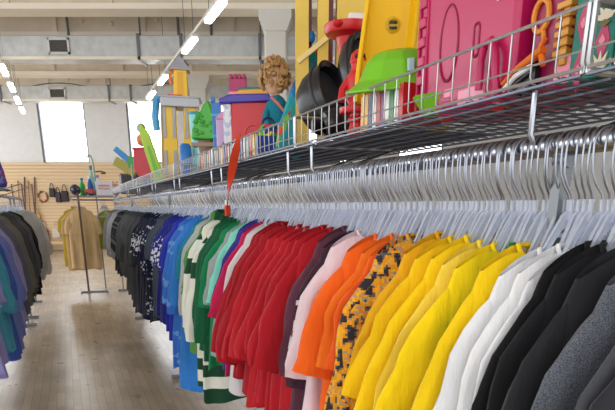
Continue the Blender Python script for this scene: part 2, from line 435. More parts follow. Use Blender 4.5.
def collar_mesh(kind, hd, mat, neck=.07):
    m = MB()
    if kind == 'crew':
        pts = []
        for k in range(28):
            a = 2*PI*k/28; pts.append((neck*.8*math.cos(a), hd*.42*math.sin(a), -.004-(.034 if math.sin(a) < 0 else .0)*abs(math.sin(a))))
        m.tube(pts, .0045, 8, True)
    elif kind == 'hood':
        vs = []; n = 24; prof = [(1.0, -.02, 1), (1.25, .0, 1.2), (1.35, .03, 1.6), (1.1, .05, 1.5), (.75, .035, 1.0), (.6, .0, .7)]
        for s, z, d in prof:
            for k in range(n):
                a = 2*PI*k/n; vs.append((neck*s*math.cos(a), hd*.6*d*math.sin(a)+hd*.3, z+(.02 if math.sin(a) > 0 else -.02)*abs(math.sin(a))+.006*math.sin(4*a)))
        fs = [(i*n+k, i*n+(k+1) % n, (i+1)*n+(k+1) % n, (i+1)*n+k) for i in range(len(prof)-1) for k in range(n)]
        m.add(vs, fs)
    else:   # turned-down shirt collar
        vs = []; n = 26; prof = [(.9, -.005, .8), (.85, .03, .75), (.92, .042, .85), (1.08, .03, 1.1), (1.22, -.012, 1.5)]
        for s, z, d in prof:
            for k in range(n):
                a = -PI/2+.25+(2*PI-.5)*k/(n-1); vs.append((neck*s*math.cos(a), hd*.5*d*math.sin(a), z-.03*max(0, -math.sin(a))))
        fs = [(i*n+k, i*n+k+1, (i+1)*n+k+1, (i+1)*n+k) for i in range(len(prof)-1) for k in range(n-1)]
        m.add(vs, fs)
    return m.mesh('collar', mat, True, 70)
GC = {}
def garment(name, cat, label, X, Y, Z, st, hd, seed, group=None, side=1):
    """st: mat, L, sl (sleeve length, 0 = none), hw, flare, splay, wide, collar, cmat, smat"""
    mat = st['mat']; hw = st.get('hw', .19); v = seed % 3
    key = (st['id'], v, round(hd, 3), side)
    if key not in GC:
        d = {'torso': torso_mesh(st['L']*(1+.03*(v-1)), hw, hd, st.get('flare', .06), v*13+st['id']*5, mat)}
        if st.get('sl'):
            for s in (-1, 1): d[s] = sleeve_mesh(s, st['sl']*(1+.04*(v-1)), hd*.9, st.get('splay', .22), v*5+st['id']*3, st.get('smat', mat), st.get('wide', .0), hw)
        d['collar'] = collar_mesh(st.get('collar', 'crew'), hd, st.get('cmat', mat))
        if st.get('placket'):
            m = MB()
            for q in range(6): m.lathe([(.006, 0), (.006, .003), (.003, .004)], (.012, -hd-.012, -.09-.09*q), 10, RX(PI/2))
            d['button'] = m.mesh('button', plastic((235, 235, 230)))
        GC[key] = d
    d = GC[key]
    rr = random.Random(seed*31+5)
    t = thing(name, label, cat, W(X+rr.uniform(-.006, .006), Y, Z), YAW+rr.uniform(-.05, .05), group)
    for k, me in d.items():
        o = bpy.data.objects.new('sleeve' if k in (-1, 1) else k, me); C.objects.link(o); o.parent = t
    return t

XR, ZR, ZN = .85, 1.655, 1.488
F = fabric
_id = [0]
def S(col, name, cat, desc, L=.66, sl=.30, pat=None, col2=None, **k):
    _id[0] += 1
    return dict(id=_id[0], mat=F(col, pat, col2), name=name, cat=cat, desc=desc, L=L, sl=sl, **k)
# far to near: (Y, style)
right = [
 (12.0, S((118, 120, 124), 'jacket', 'jacket', 'pale grey zip jacket', .75, .58)),
 (11.0, S((165, 167, 170), 'jumper', 'jumper', 'light grey wool jumper', .72, .55)),
 (9.9, S((44, 46, 52), 'shirt', 'shirt', 'black and grey patterned shirt', .85, .5, 'print', (120, 122, 128))),
 (8.9, S((88, 92, 96), 'sweatshirt', 'sweatshirt', 'mid grey sweatshirt', .80, .56)),
 (8.1, S((58, 62, 66), 't_shirt', 't-shirt', 'charcoal speckled long t-shirt', .95, .32, 'heather', (92, 94, 98))),
 (7.35, S((66, 72, 76), 'tunic', 'tunic', 'dark grey long tunic', 1.05, .5)),
 (6.7, S((26, 32, 58), 'tunic', 'tunic', 'navy long tunic with white lettering print', 1.0, .34, 'chest', (222, 224, 230))),
 (5.95, S((24, 30, 62), 'blouse', 'blouse', 'navy blouse with pale floral print', .92, .46, 'floral', (205, 210, 220))),
 (5.45, S((72, 82, 98), 't_shirt', 't-shirt', 'slate blue long t-shirt', .85, .32)),
 (5.05, S((38, 44, 140), 't_shirt', 't-shirt', 'royal blue t-shirt with white print', .80, .32, 'chest', (230, 232, 240))),
 (4.62, S((44, 56, 176), 'football_shirt', 'football shirt', 'bright royal blue football shirt', .85, .32)),
 (4.3, S((58, 118, 205), 'shirt', 'shirt', 'sky blue crinkled shirt', 1.08, .56, 'print', (110, 160, 225), wide=.01)),
 (4.02, S((52, 128, 208), 'dress', 'dress', 'azure blue long dress', 1.12, .5)),
 (3.84, S((28, 128, 150), 't_shirt', 't-shirt', 'teal t-shirt', .68, .32)),
 (3.74, S((178, 182, 180), 'cardigan', 'cardigan', 'pale grey knitted cardigan', .72, .55)),
 (3.62, S((86, 142, 70), 'polo_shirt', 'polo shirt', 'leaf green polo shirt', .74, .36, collar='shirt')),
 (3.45, S((222, 222, 208), 'varsity_jacket', 'jacket', 'cream varsity jacket with dark green bands', .98, .58, 'lowband', (22, 66, 42), hw=.20, flare=.03, wide=.01, smat=F((222, 222, 208), 'hbands', (20, 70, 46)), cmat=F((20, 74, 48)), collar='shirt')),
 (3.22, S((20, 92, 58), 'sweatshirt', 'sweatshirt', 'dark bottle green sweatshirt', .72, .56)),
 (3.06, S((20, 128, 78), 't_shirt', 't-shirt', 'bright emerald green t-shirt', .72, .36, wide=.01)),
 (2.94, S((150, 158, 156), 't_shirt', 't-shirt', 'dull grey green t-shirt', .66, .34)),
 (2.86, S((128, 212, 190), 't_shirt', 't-shirt', 'pale mint green t-shirt', .60, .34)),
 (2.76, S((62, 48, 138), 't_shirt', 't-shirt', 'violet purple t-shirt', .66, .34)),
 (2.66, S((184, 24, 74), 't_shirt', 't-shirt', 'raspberry pink t-shirt', .68, .38, splay=.4)),
 (2.58, S((206, 200, 204), 'sweatshirt', 'sweatshirt', 'light grey long sleeved sweatshirt', .76, .54)),
 (2.50, S((158, 17, 30), 'sweatshirt', 'sweatshirt', 'dark red sweatshirt', .66, .50, splay=.42, wide=.012)),
 (2.28, S((176, 20, 34), 'sweatshirt', 'sweatshirt', 'crimson red sweatshirt', .68, .46, splay=.46, wide=.015)),
 (2.02, S((170, 16, 30), 'jumper', 'jumper', 'deep red wide jumper', .74, .42, splay=.38, wide=.02, hw=.20)),
 (1.79, S((84, 42, 58), 't_shirt', 't-shirt', 'maroon t-shirt', .72, .40, 'heather', (98, 56, 72), splay=.3)),
 (1.72, S((62, 34, 48), 't_shirt', 't-shirt', 'dark plum t-shirt with white lettering', .80, .42, 'chest', (206, 196, 204))),
 (1.66, S((226, 202, 208), 'blouse', 'blouse', 'pale pink thin blouse', .66, .40)),
 (1.56, S((240, 100, 20), 't_shirt', 't-shirt', 'vivid orange t-shirt', .76, .33, splay=.28, wide=.022)),
 (1.47, S((236, 112, 24), 't_shirt', 't-shirt', 'soft orange long t-shirt', .82, .30)),
 (1.41, S((240, 96, 30), 't_shirt', 't-shirt', 'reddish orange t-shirt', .74, .30)),
 (1.37, S((226, 150, 30), 'camouflage_shirt', 'shirt', 'orange and black digital camouflage shirt', .86, .56, 'digital', splay=.2, wide=.006)),
 (1.25, S((226, 168, 14), 't_shirt', 't-shirt', 'golden mustard t-shirt', .76, .34, splay=.38)),
 (1.19, S((242, 196, 8), 't_shirt', 't-shirt', 'warm yellow t-shirt', .80, .34, splay=.38, wide=.02)),
 (1.135, S((248, 206, 12), 't_shirt', 't-shirt', 'plain bright yellow t-shirt', .84, .36, splay=.38, wide=.012)),
 (1.085, S((240, 208, 70), 'blouse', 'blouse', 'thin pale yellow blouse', .78, .38, splay=.38)),
 (1.04, S((252, 214, 10), 't_shirt', 't-shirt', 'lemon yellow t-shirt', .80, .38, splay=.38, wide=.014)),
 (.99, S((22, 122, 62), 't_shirt', 't-shirt', 'small green t-shirt between yellow and white shirts', .5, .2, hw=.15)),
 (.955, S((246, 206, 10), 't_shirt', 't-shirt', 'deep yellow t-shirt beside the white shirts', .82, .44, splay=.38, wide=.01)),
 (.905, S((232, 232, 234), 't_shirt', 't-shirt', 'plain white t-shirt', .8, .40, wide=.012)),
 (.865, S((238, 238, 238), 't_shirt', 't-shirt', 'bright white soft t-shirt', .8, .42)),
 (.83, S((230, 231, 235), 'shirt', 'shirt', 'white smooth t-shirt, closest to the black garments', .8, .44)),
 (.795, S((18, 19, 22), 't_shirt', 't-shirt', 'plain black t-shirt', .8, .42, wide=.01)),
 (.76, S((24, 25, 29), 'sweatshirt', 'sweatshirt', 'black thick sweatshirt', .8, .56, wide=.01)),
 (.715, S((32, 33, 37), 'hoodie', 'hoodie', 'washed black hoodie', .8, .56, wide=.01)),
 (.655, S((62, 66, 74), 'sweatshirt', 'sweatshirt', 'heathered dark grey sweatshirt', .8, .56, 'heather', (108, 112, 122), wide=.008)),
 (.60, S((70, 72, 78), 'jacket', 'jacket', 'slate grey zip jacket', .8, .56)),
 (.55, S((40, 42, 48), 't_shirt', 't-shirt', 'nearly black t-shirt', .8, .40)),
]
def place_row(rows, X, zn, rail, endY, side):
    used = []; seed = 1
    for i, (Y, st) in enumerate(rows):
        nxt = rows[i+1][0] if i+1 < len(rows) else endY
        gap = Y-nxt; sp = .13 if Y > 4 else (.10 if Y > 2.6 else .085)
        n = max(1, round(gap/sp)); ys = [Y-gap*k/n for k in range(n)]
        ys.sort()
        hd = max(.012, min(.042, gap/n*.46))
        for k, y in enumerate(ys):
            if n == 1: lab = '%s on the %s' % (st['desc'], rail)
            else: lab = '%s, %s of %d from the near end, %s' % (st['desc'], ORD[k] if k else 'first', n, rail.replace('long ', ''))
            garment(st['name'], st['cat'], lab, X, y, zn+random.Random(seed).uniform(-.012, .008), st, hd, seed+i, None if n == 1 else '%ss hanging together' % st['desc'])
            used.append(y); seed += 1
    return used
usedR = place_row(right, XR, ZN, 'long right rack', .5, 1)

XL = -.66
left = [
 (11.0, S((214, 210, 204), 'coat', 'coat', 'pale grey white coat', .92, .62, hw=.25, flare=.08, splay=.3)),
 (10.1, S((196, 196, 196), 'jacket', 'jacket', 'light silver grey jacket', .82, .60, hw=.24, flare=.06)),
 (8.3, S((26, 26, 30), 'coat', 'coat', 'black wool coat', .94, .60, hw=.21)),
 (7.8, S((92, 94, 98), 'jacket', 'jacket', 'dark slate padded jacket', .80, .60, hw=.21)),
 (7.1, S((78, 80, 82), 'jumper', 'jumper', 'charcoal grey jumper', .80, .58, hw=.21)),
 (6.4, S((120, 118, 104), 'jacket', 'jacket', 'olive grey jacket', .80, .6, hw=.21)),
 (5.8, S((104, 100, 122), 'shirt', 'shirt', 'grey purple shirt', .80, .56, hw=.21)),
 (5.3, S((166, 160, 200), 'blouse', 'blouse', 'dusty lavender blouse', .82, .56, hw=.21)),
 (4.9, S((120, 132, 200), 'shirt', 'shirt', 'periwinkle blue shirt', .86, .56, hw=.21)),
 (4.5, S((66, 96, 178), 'dress', 'dress', 'blue jersey dress', .92, .5, hw=.20)),
 (4.2, S((76, 160, 184), 'blouse', 'blouse', 'teal blue loose blouse', .78, .5, hw=.20, wide=.02)),
 (3.8, S((156, 150, 210), 'dress', 'dress', 'lilac summer dress', .8, .4, hw=.19)),
]
usedL = place_row(left, XL, ZN, 'left rack', 3.4, -1)

# ------------------------------------------------------------------ hangers (one master, copies share its meshes)
def hanger_master():
    t = thing('clothes_hanger', '', 'clothes hanger', (0, 0, 0))
    pts = [(.0, 0, -.105), (.0, 0, -.092), (-.004, 0, -.080), (-.016, 0, -.064), (-.0245, 0, -.045), (-.0262, 0, -.022), (-.0262, 0, -.001)]
    for k in range(1, 12):
        a = PI-k*PI*1.12/11; pts.append((.0262*math.cos(a), 0, .0262*math.sin(a)))
    h = MB().tube(pts, .0021, 7).obj('hook', HOOKM, t, ang=60)
    m = MB()
    m.tube([(0, 0, -.125), (0, 0, -.095), (0, 0, -.088)], .0055, 8)
    top = [(0, -.104), (.014, -.116), (.028, -.142), (.045, -.176), (.065, -.210), (.085, -.236), (.105, -.262), (.115, -.280)]
    wd = [.026, .026, .024, .020, .017, .015, .013, .012]
    for s in (-1, 1):
        vs = []; 
        for (x, z), w in zip(top, wd):
            for dy, dz in ((-.0035, 0), (.0035, 0), (.0015, -w*.5), (.0035, -w), (-.0035, -w), (-.0015, -w*.5)): vs.append((s*x, dy, z+dz))
        fs = []
        for i in range(len(top)-1):
            for k in range(6): fs.append((i*6+k, i*6+(k+1) % 6, (i+1)*6+(k+1) % 6, (i+1)*6+k))
        fs.append(tuple(range(len(vs)-6, len(vs)))); m.add(vs, fs)
    m.box((0, 0, -.288), (.22, .005, .008)); m.box((0, 0, -.150), (.05, .004, .007))
    b = m.obj('hanger_frame', CLEAR, t, ang=50)
    return t, [h, b]
HM, HK = hanger_master()
first = [True]
def hang(X, Y, Z, label, group):
    loc = W(X, Y, Z); r_ = rnd
    rot = (0, r_.uniform(-.05, .05), YAW+r_.uniform(-.28, .28))
    if first[0]:
        first[0] = False; o = HM; o.location = loc; o.rotation_euler = rot
    else: o = copy_tree(HM, HK, loc, rot)
    o['label'] = label; o['group'] = group
def hangers(used, X, lo, hi, step, rail):
    ys = sorted(used); Y = lo; out = [(y, True) for y in ys]
    while Y < hi:
        st = step(Y)
        if min(abs(y-Y) for y in ys) > st*.36: out.append((Y+rnd.uniform(-.2, .2)*st, False))
        Y += st
    for y, full in sorted(out):
        if full: hang(X, y, ZR-.006, 'clear plastic hanger with chrome hook holding a garment, %s' % rail, 'hangers under garments, %s' % rail)
        else: hang(X, y, ZR-.006, 'empty clear plastic hanger squeezed between garments on the %s' % rail, 'empty hangers, %s' % rail)
    return len(out)
nR = hangers(usedR, XR, .52, 12.4, lambda Y: .0155 if Y < 2.2 else (.030 if Y < 4 else (.06 if Y < 7 else .12)), 'long right rack')
nL = hangers(usedL, XL, 3.6, 11.1, lambda Y: .17, 'left rack')
print('hangers', nR, nL)

# ------------------------------------------------------------------ racks
def rack(name, label, X, Y0, Y1, posts, supports, feet=True, zs=1.748):
    t = thing(name, label, 'clothes rack', W(X, 0, 0), YAW)
    MB().tube([(0, Y0, ZR), (0, Y1, ZR)], .0195, 20).obj('rail', CHROME, t)
    for y in posts:
        p = MB().bb(-.012, .012, y-.012, y+.012, .03, ZR-.012).obj('post', STEEL, t, smooth=False)
        MB().bb(-.10, .10, y-.015, y+.015, .0, .03).obj('foot', STEEL, p, bevel=.006, smooth=False)
        MB().tube([(0, y-.016, ZR-.026), (0, y+.016, ZR-.026)], .014, 12).obj('rail_clamp', STEEL, p)
    m = MB()
    for y in supports: 
        o = MB().tube([(-.03, y, zs), (-.03, y, ZR+.02), (-.02, y, ZR+.006)], .006, 8).tube([(.02, y, ZR), (.3, y, zs-.005)], .005, 6).obj('shelf_bracket', CHROME, t)
    return t
B0, BL = .86, 1.37
bounds = [B0+BL*k for k in range(-1, 9)]
sup = [y+d for y in bounds for d in (-.12, .13) if .4 < y+d < 12.6]
rack('clothes_rack', 'long right clothes rack of chrome rail on dark posts under wire baskets', XR, .2, 12.6, [.93, 5.6, 9.0, 12.2], sup)
rack('clothes_rack', 'left clothes rack standing across the aisle with dark feet showing', XL, 3.3, 11.3, [3.5, 8.95, 9.6, 11.2], [6.4, 7.6])

# ------------------------------------------------------------------ wire baskets on top of the right rack
DZ = plain('dull_zinc', (104, 112, 128), .4, .6)
SX0, SX1, SZ0, SZ1 = .80, 1.26, 1.755, 1.85
def basket(y0, y1, i):
    t = thing('wire_basket', 'long wire basket shelf on the right rack, %s from the near end' % (ORD[i] if i else 'first'), 'wire basket', W(SX0, y0, SZ0), YAW, 'wire baskets on the right rack')
    L = y1-y0-.012; Wd = SX1-SX0; H = SZ1-SZ0; r = .0018
    n = int(round(L/.062)); g = MB()
    for k in range(n+1):
        y = L*k/n; big = k in (0, n)
        g.tube([(0, y, H), (0, y, .012), (.006, y, .002), (.014, y, 0)], r if not big else .0052, 6)
    g.tube([(0, 0, H), (0, L, H)], .0032, 6); g.tube([(0, 0, .03), (0, L, .03)], r, 6); g.tube([(0, 0, .004), (0, L, .004)], .0032, 6)
    g.obj('front_grid', WIRE, t)
    g = MB()
    for k in range(n+1): g.tube([(Wd, L*k/n, H), (Wd, L*k/n, 0)], r, 5)
    g.tube([(Wd, 0, H), (Wd, L, H)], .004, 6); g.tube([(Wd, 0, .03), (Wd, L, .03)], r, 5)
    g.obj('back_grid', WIRE, t)
    g = MB(); m = int(L/.045)
    for k in range(m+1): g.tube([(.0, L*k/m, -.002), (Wd, L*k/m, -.002)], .0019, 4)
    for k in range(8): g.tube([(Wd*k/7, 0, -.006), (Wd*k/7, L, -.006)], .0032, 5)
    g.obj('shelf_grid', DZ, t)
    for y in (0, L):
        g = MB(); g.tube([(0, y, 0), (0, y, H), (Wd, y, H), (Wd, y, 0)], .0050, 8, True)
        for k in range(1, 7): g.tube([(Wd*k/7, y, 0), (Wd*k/7, y, H)], r, 5)
        g.obj('end_frame', WIRE, t)
for i in range(len(bounds)-1):
    basket(bounds[i], min(bounds[i+1], 12.5), i)


# ------------------------------------------------------------------ toys in the baskets
SZ = SZ0+.003
def toy(name, label, cat, X, Y, rz=0.0, z=SZ, group=None, rx=0, ry=0): return thing(name, label, cat, W(X, Y, z), rz, group, rx, ry)
PK, MG, PKL = plastic((190, 22, 88)), plastic((146, 14, 70)), plastic((240, 150, 178))
YE, YE2, LI, RE, BK = plastic((246, 196, 20)), plastic((214, 178, 40)), plastic((120, 196, 34)), plastic((206, 28, 36)), plastic((26, 26, 30), .25)
BL_, TE, OR, PU, GY, BR = plastic((34, 120, 200)), plastic((20, 140, 160)), plastic((236, 120, 34)), plastic((70, 54, 168)), plastic((168, 168, 176)), plastic((120, 92, 70))
WH, GN, OL, NV = plastic((236, 236, 236)), plastic((60, 160, 60)), plastic((170, 160, 50)), plastic((28, 36, 84))

# pink camper (rack aligned, -x is the aisle side)
t = toy('toy_camper', 'large hot pink plastic toy camper filling the basket near the camera', 'toy', .99, 1.325, YAW)
hx, hy, H = .11, .185, .42
MB().prism([(-hx, .02), (-hx+.02, 0), (hx, 0), (hx, H), (-hx+.05, H), (-hx-.005, H-.06)], -hy, hy).obj('camper_body', PK, t, bevel=.012, smooth=True)
m = MB()
for k in range(9): m.box((-hx-.003, hy-.018, .05+k*.042), (.014, .030, .022))
m.bb(-hx-.008, -hx+.004, hy-.040, hy-.034, .02, .38); m.bb(-hx-.008, -hx+.004, hy-.004, hy+.002, .02, .38)
m.obj('ridged_corner', PK, t, bevel=.003)
MB().tube([(-hx-.002, .052+.037*math.cos(a*PI/16), .150+.078*math.sin(a*PI/16)) for a in range(32)], .0035, 6, True).obj('oval_moulding', MG, t)
MB().tube([(-hx-.002, -.055+.010*math.cos(a*PI/12)*1.0, .135+(.022 if math.sin(a*PI/12) > 0 else -.022)+.010*math.sin(a*PI/12)) for a in range(24)], .003, 6, True).obj('slot_moulding', MG, t)
MB().tube([(-hx-.004, -.15, .0), (-hx-.014, -.15, .05), (-hx-.016, -.146, .09), (-hx-.016, -.128, .118), (-hx-.016, -.106, .112), (-hx-.016, -.098, .085), (-hx-.016, -.098, .03)], .0085, 10).obj('handle_arch', PK, t)
MB().bb(-hx-.004, -hx+.01, -.10, .0, .012, .045).bb(-hx-.004, -hx+.01, .03, .06, .035, .055).obj('label_plate', PKL, t, bevel=.003)
for y in (-.11, .09): MB().lathe([(.024, -.012), (.028, -.008), (.028, .008), (.024, .012)], (-hx+.03, y, .018), 20, RY(PI/2)).obj('wheel', RE, t)
MB().tube([(-hx-.006, -.125, .19), (-hx-.012, -.145, .225), (-hx-.02, -.16, .27)], .004, 8, rs=[.002, .006, .004]).obj('white_wedge', WH, t)

t = toy('toy_playset', 'magenta play house box with yellow ring and orange slide arm beside pink camper', 'toy', 1.00, 1.05, YAW)
MB().bb(-.10, .11, -.068, .066, 0, .34).obj('playset_body', MG, t, bevel=.012)
MB().tube([(-.104, .038+.021*math.cos(a*PI/12), .138+.027*math.sin(a*PI/12)) for a in range(24)], .0055, 8, True).tube([(-.104, .03, .118), (-.104, .022, .088)], .005, 8).obj('yellow_ring', plastic((226, 140, 40)), t)
m = MB()
for k in range(6): m.bb(-.116, -.10, -.052, -.016, .055+k*.0155, .066+k*.0155)
m.bb(-.110, -.1, -.045, -.028, .04, .15); m.obj('yellow_slat_stack', plastic((214, 150, 50)), t, bevel=.002)
m = MB(); m.tube([(-.128, .105, .03), (-.13, .06, .05), (-.128, .02, .062), (-.126, -.005, .072)], .012, 10, rs=[.006, .008, .011, .010], sy=.7)
m.tube([(-.126, .0, .062), (-.13, -.012, .045)], .006, 8).tube([(-.126, .01, .07), (-.13, -.01, .088)], .005, 8); m.obj('orange_arm', OR, t)
MB().tube([(-.13, .1, .018), (-.134, .06, .036), (-.132, .02, .047)], .005, 8).obj('white_trim', WH, t)
MB().lathe([(.030, -.01), (.034, -.006), (.034, .006), (.030, .01)], (-.11, .058, .036), 24, RY(PI/2)).obj('black_wheel', BK, t)
MB().prism([(-.02, 0), (.02, 0), (.02, .045), (-.02, .045)], -.002, .002, (-.102, -.035, .01), RZ(PI/2)).obj('striped_sticker', plastic((240, 140, 160)), t)

def pattern_box(label, X, Y, w, h, n):
    t = toy('patterned_box', label, 'box', X, Y, YAW)
    MB().bb(-.10, .14, -w/2, w/2, 0, h).obj('box_body', plain('teal_card', (26, 122, 108), .6), t, bevel=.003)
    s = .036; pm = plain('print_pink', (196, 70, 110), .6); qm = plain('print_rose', (232, 140, 160), .6)
    lm = plain('print_cream', (232, 222, 196), .6); gm = plain('print_olive', (120, 110, 60), .6)
    for i in range(int(h/s)):
        for k in range(n):
            yc = -w/2+w*(k+.5)/n; zc = s*(i+.5)
            if (i+k) % 2:
                MB().prism([(0, -s*.95), (s*.42, 0), (0, s*.95), (-s*.42, 0)], -.001, .001, (-.1005, yc, zc), RZ(PI/2)).obj('pink_diamond', pm, t, smooth=False)
                MB().prism([(0, -s*.25), (s*.2, 0), (0, s*.25), (-s*.2, 0)], -.001, .001, (-.1022, yc, zc), RZ(PI/2)).obj('small_diamond', qm, t, smooth=False)
            elif i % 2 == 0:
                l = MB()
                for a in (-1.1, -.55, 0, .55, 1.1):
                    l.prism([(0, 0), (s*.12, s*.35), (0, s*.8), (-s*.12, s*.35)], -.001, .001, (-.1015, yc, zc-s*.2), RZ(PI/2) @ RY(a))
                l.obj('lotus_flower', lm, t, smooth=False)
                MB().prism([(-s*.35, 0), (0, -s*.18), (s*.35, 0), (0, s*.15)], -.001, .001, (-.1022, yc, zc-s*.3), RZ(PI/2)).obj('leaf_print', gm, t, smooth=False)
pattern_box('teal box with pink diamonds, narrow, just left of the thick basket frame', .97, .920, .095, .22, 2)
pattern_box('teal box with pink diamonds, in the nearest basket at the right edge', .955, .70, .27, .22, 5)

# yellow slide
t = toy('toy_slide', 'tall yellow plastic toy slide rising behind the lime green bowl', 'toy', 1.04, 1.93, .10)
path = [(-.055, -.03, .10), (-.045, .0, .20), (-.032, .02, .30), (-.018, .03, .42), (-.004, .04, .54), (.008, .06, .66)]
prof = [(-.095, .040), (-.082, .045), (-.070, .006), (-.05, 0), (.05, 0), (.070, .006), (.082, .045), (.095, .040), (.082, -.012), (-.082, -.012)]
vs = []; fs = []; n = len(prof)
for i, (px, py, pz) in enumerate(path):
    w_ = 1.0-.03*i
    for a, b_ in prof: vs.append((px+a*w_, py-b_, pz))
for i in range(len(path)-1):
    for k in range(n): fs.append((i*n+k, i*n+(k+1) % n, (i+1)*n+(k+1) % n, (i+1)*n+k))
fs += [tuple(range(n)), tuple(range((len(path)-1)*n, len(path)*n))[::-1]]
MB().add(vs, fs).obj('slide_chute', YE, t, bevel=.004, ang=50)
for x in (-.10, .06): MB().tube([(x, .10, 0), (x+.02, .08, .3), (x+.04, .09, .6)], .012, 8).obj('slide_leg', YE, t)
MB().lathe([(.020, 0), (.024, -.006), (.016, -.012), (.012, -.008)], (-.012, .026, .335), 20, RX(-PI/2)).obj('bolt_ring', YE2, t)
MB().bb(-.024, .0, .012, .022, .322, .329).bb(-.024, 0, .012, .022, .338, .345).obj('dark_slot', BK, t)
t = toy('toy_post', 'yellow plastic toy post with dark window between slide and pink camper', 'toy', 1.07, 1.74, .1)
MB().bb(-.045, .045, -.03, .03, 0, .50).obj('post_body', YE, t, bevel=.006)
MB().bb(-.018, .012, -.034, -.028, .20, .27).obj('window_opening', BR, t); MB().bb(-.05, .05, -.036, .03, .30, .32).obj('cross_band', YE2, t, bevel=.003)
MB().bb(.018, .024, -.036, -.028, .02, .3).obj('panel_ridge', YE2, t)

# lime bowl on a row of little books
t = toy('toy_bowl', 'lime green plastic turtle shell bowl upside down on small books', 'bowl', .925, 1.69, .15, 1.862, rx=.12, ry=-.10); t.scale = (1.2, 1, .95)
MB().lathe([(.128, .0), (.132, .006), (.118, .016), (.098, .030), (.090, .050), (.078, .078), (.058, .098), (.030, .106), (.002, .107)], (0, 0, 0), 11).obj('bowl_shell', LI, t, bevel=.003, ang=20)
MB().lathe([(.060, 0), (.066, .006), (.052, .020), (.03, .026), (.002, .027)], (.075, -.02, .012), 14).obj('bowl_foot', LI, t, bevel=.002)
MB().bb(-.006, .006, -.108, -.092, .045, .075).obj('sticker', plastic((190, 225, 240)), t)
bc = [(200, 30, 40), (238, 238, 235), (30, 130, 60), (235, 235, 230), (120, 40, 110), (206, 30, 44), (250, 250, 245), (40, 60, 120), (236, 180, 30), (230, 170, 30)]
bn = ['red', 'white', 'green', 'cream', 'plum', 'scarlet', 'bright white', 'navy', 'yellow', 'amber']
def book(X, Y, w, d, h, col, label, group, lean=0):
    t = toy('book', label, 'book', X, Y, YAW, group=group, rx=lean)
    m = MB(); m.bb(-d/2, d/2, -w/2, -w/2+.002, 0, h).bb(-d/2, d/2, w/2-.002, w/2, 0, h).bb(-d/2-.001, -d/2+.002, -w/2, w/2, 0, h); m.obj('book_cover', plastic(col), t, smooth=False)
    MB().bb(-d/2+.003, d/2-.004, -w/2+.002, w/2-.002, .003, h-.003).obj('pages', plain('paper', (232, 226, 212), .9), t, smooth=False)
for k, c in enumerate(bc): book(.925, 1.57+k*.026, .022, .12, .1, c, '%s little book standing under the lime green bowl' % bn[k], 'little books under the bowl')
t = toy('toy_bowl', 'flat lime green plastic dish rim showing right of the turtle shell bowl', 'bowl', .93, 1.46, .1, z=1.805)
MB().lathe([(.02, -.045), (.05, -.04), (.078, 0), (.082, .006), (.072, .004), (.045, -.03), (.01, -.034)], (0, 0, 0), 26).obj('dish_shell', LI, t)

# red toy figure
t = toy('toy_robot', 'red plastic toy robot figure with raised arm beside the black pots', 'toy', .94, 1.99, -.1)
MB().lathe([(.050, 0), (.052, .012), (.036, .018), (.030, .05), (.036, .056), (.036, .066), (.03, .07), (.031, .10), (.044, .125), (.046, .165), (.040, .195), (.030, .205), (.028, .222), (.033, .232), (.028, .256), (.012, .268)], (0, 0, 0), 12).obj('robot_body', RE, t, bevel=.002, ang=25)
MB().tube([(.03, -.005, .185), (.055, -.012, .20), (.075, -.015, .215), (.092, -.015, .212)], .011, 10, rs=[.014, .011, .009, .013]).obj('robot_arm', RE, t)
MB().tube([(-.035, -.01, .175), (-.055, -.02, .15), (-.058, -.03, .115)], .011, 10, rs=[.014, .011, .012]).obj('robot_arm', RE, t)
MB().box((0, -.045, .145), (.045, .012, .05)).obj('chest_plate', plastic((186, 22, 30)), t, bevel=.003)
for x in (-.012, .012): MB().ball((x, -.030, .243), .006, 10).obj('robot_eye', BK, t)
MB().lathe([(.062, .08), (.065, .085), (.065, .097), (.06, .1), (.03, .1)], (0, 0, 0), 24).obj('red_skirt', RE, t)

# black pots
def pot(label, X, Y, r, h, z, M, mat=BK):
    t = toy('toy_pot', label, 'pot', X, Y, 0, z)
    MB().lathe([(r*.45, 0), (r*.85, h*.08), (r*1.0, h*.35), (r*1.02, h*.7), (r*.95, h*.95), (r*1.02, h), (r*.96, h*1.02), (r*.86, h*.95), (r*.9, h*.5), (r*.7, h*.15), (.002, h*.12)], (0, 0, 0), 32, M, cap=False).obj('pot_shell', mat, t)
    MB().lathe([(r*1.03, h*.66), (r*1.06, h*.68), (r*1.06, h*.72), (r*1.03, h*.74)], (0, 0, 0), 32, M).obj('pot_band', plain('black_rubber', (44, 44, 50), .5), t)
pot('glossy black plastic pot on its side opening toward the red figure', .93, 2.42, .105, .15, 1.895, RZ(-.75) @ RY(1.15) @ Matrix.Diagonal(Vector((1.1, .85, 1))))
pot('tall black plastic pot tilted up behind the red robot figure', 1.03, 2.26, .118, .10, 1.975, RZ(-.9) @ RY(1.25) @ Matrix.Diagonal(Vector((1.15, .62, 1))))
t = toy('storage_box', 'low black box under the tilted black pot', 'box', 1.10, 2.28, YAW)
MB().bb(-.08, .09, -.07, .07, 0, .13).obj('box_body', BK, t, bevel=.006); MB().bb(-.085, .095, -.075, .075, .11, .135).obj('box_lid', BK, t, bevel=.004)
pot('small black pot lying low inside the basket under the larger pots', .90, 2.20, .055, .10, 1.82, RZ(.3) @ RY(1.3))

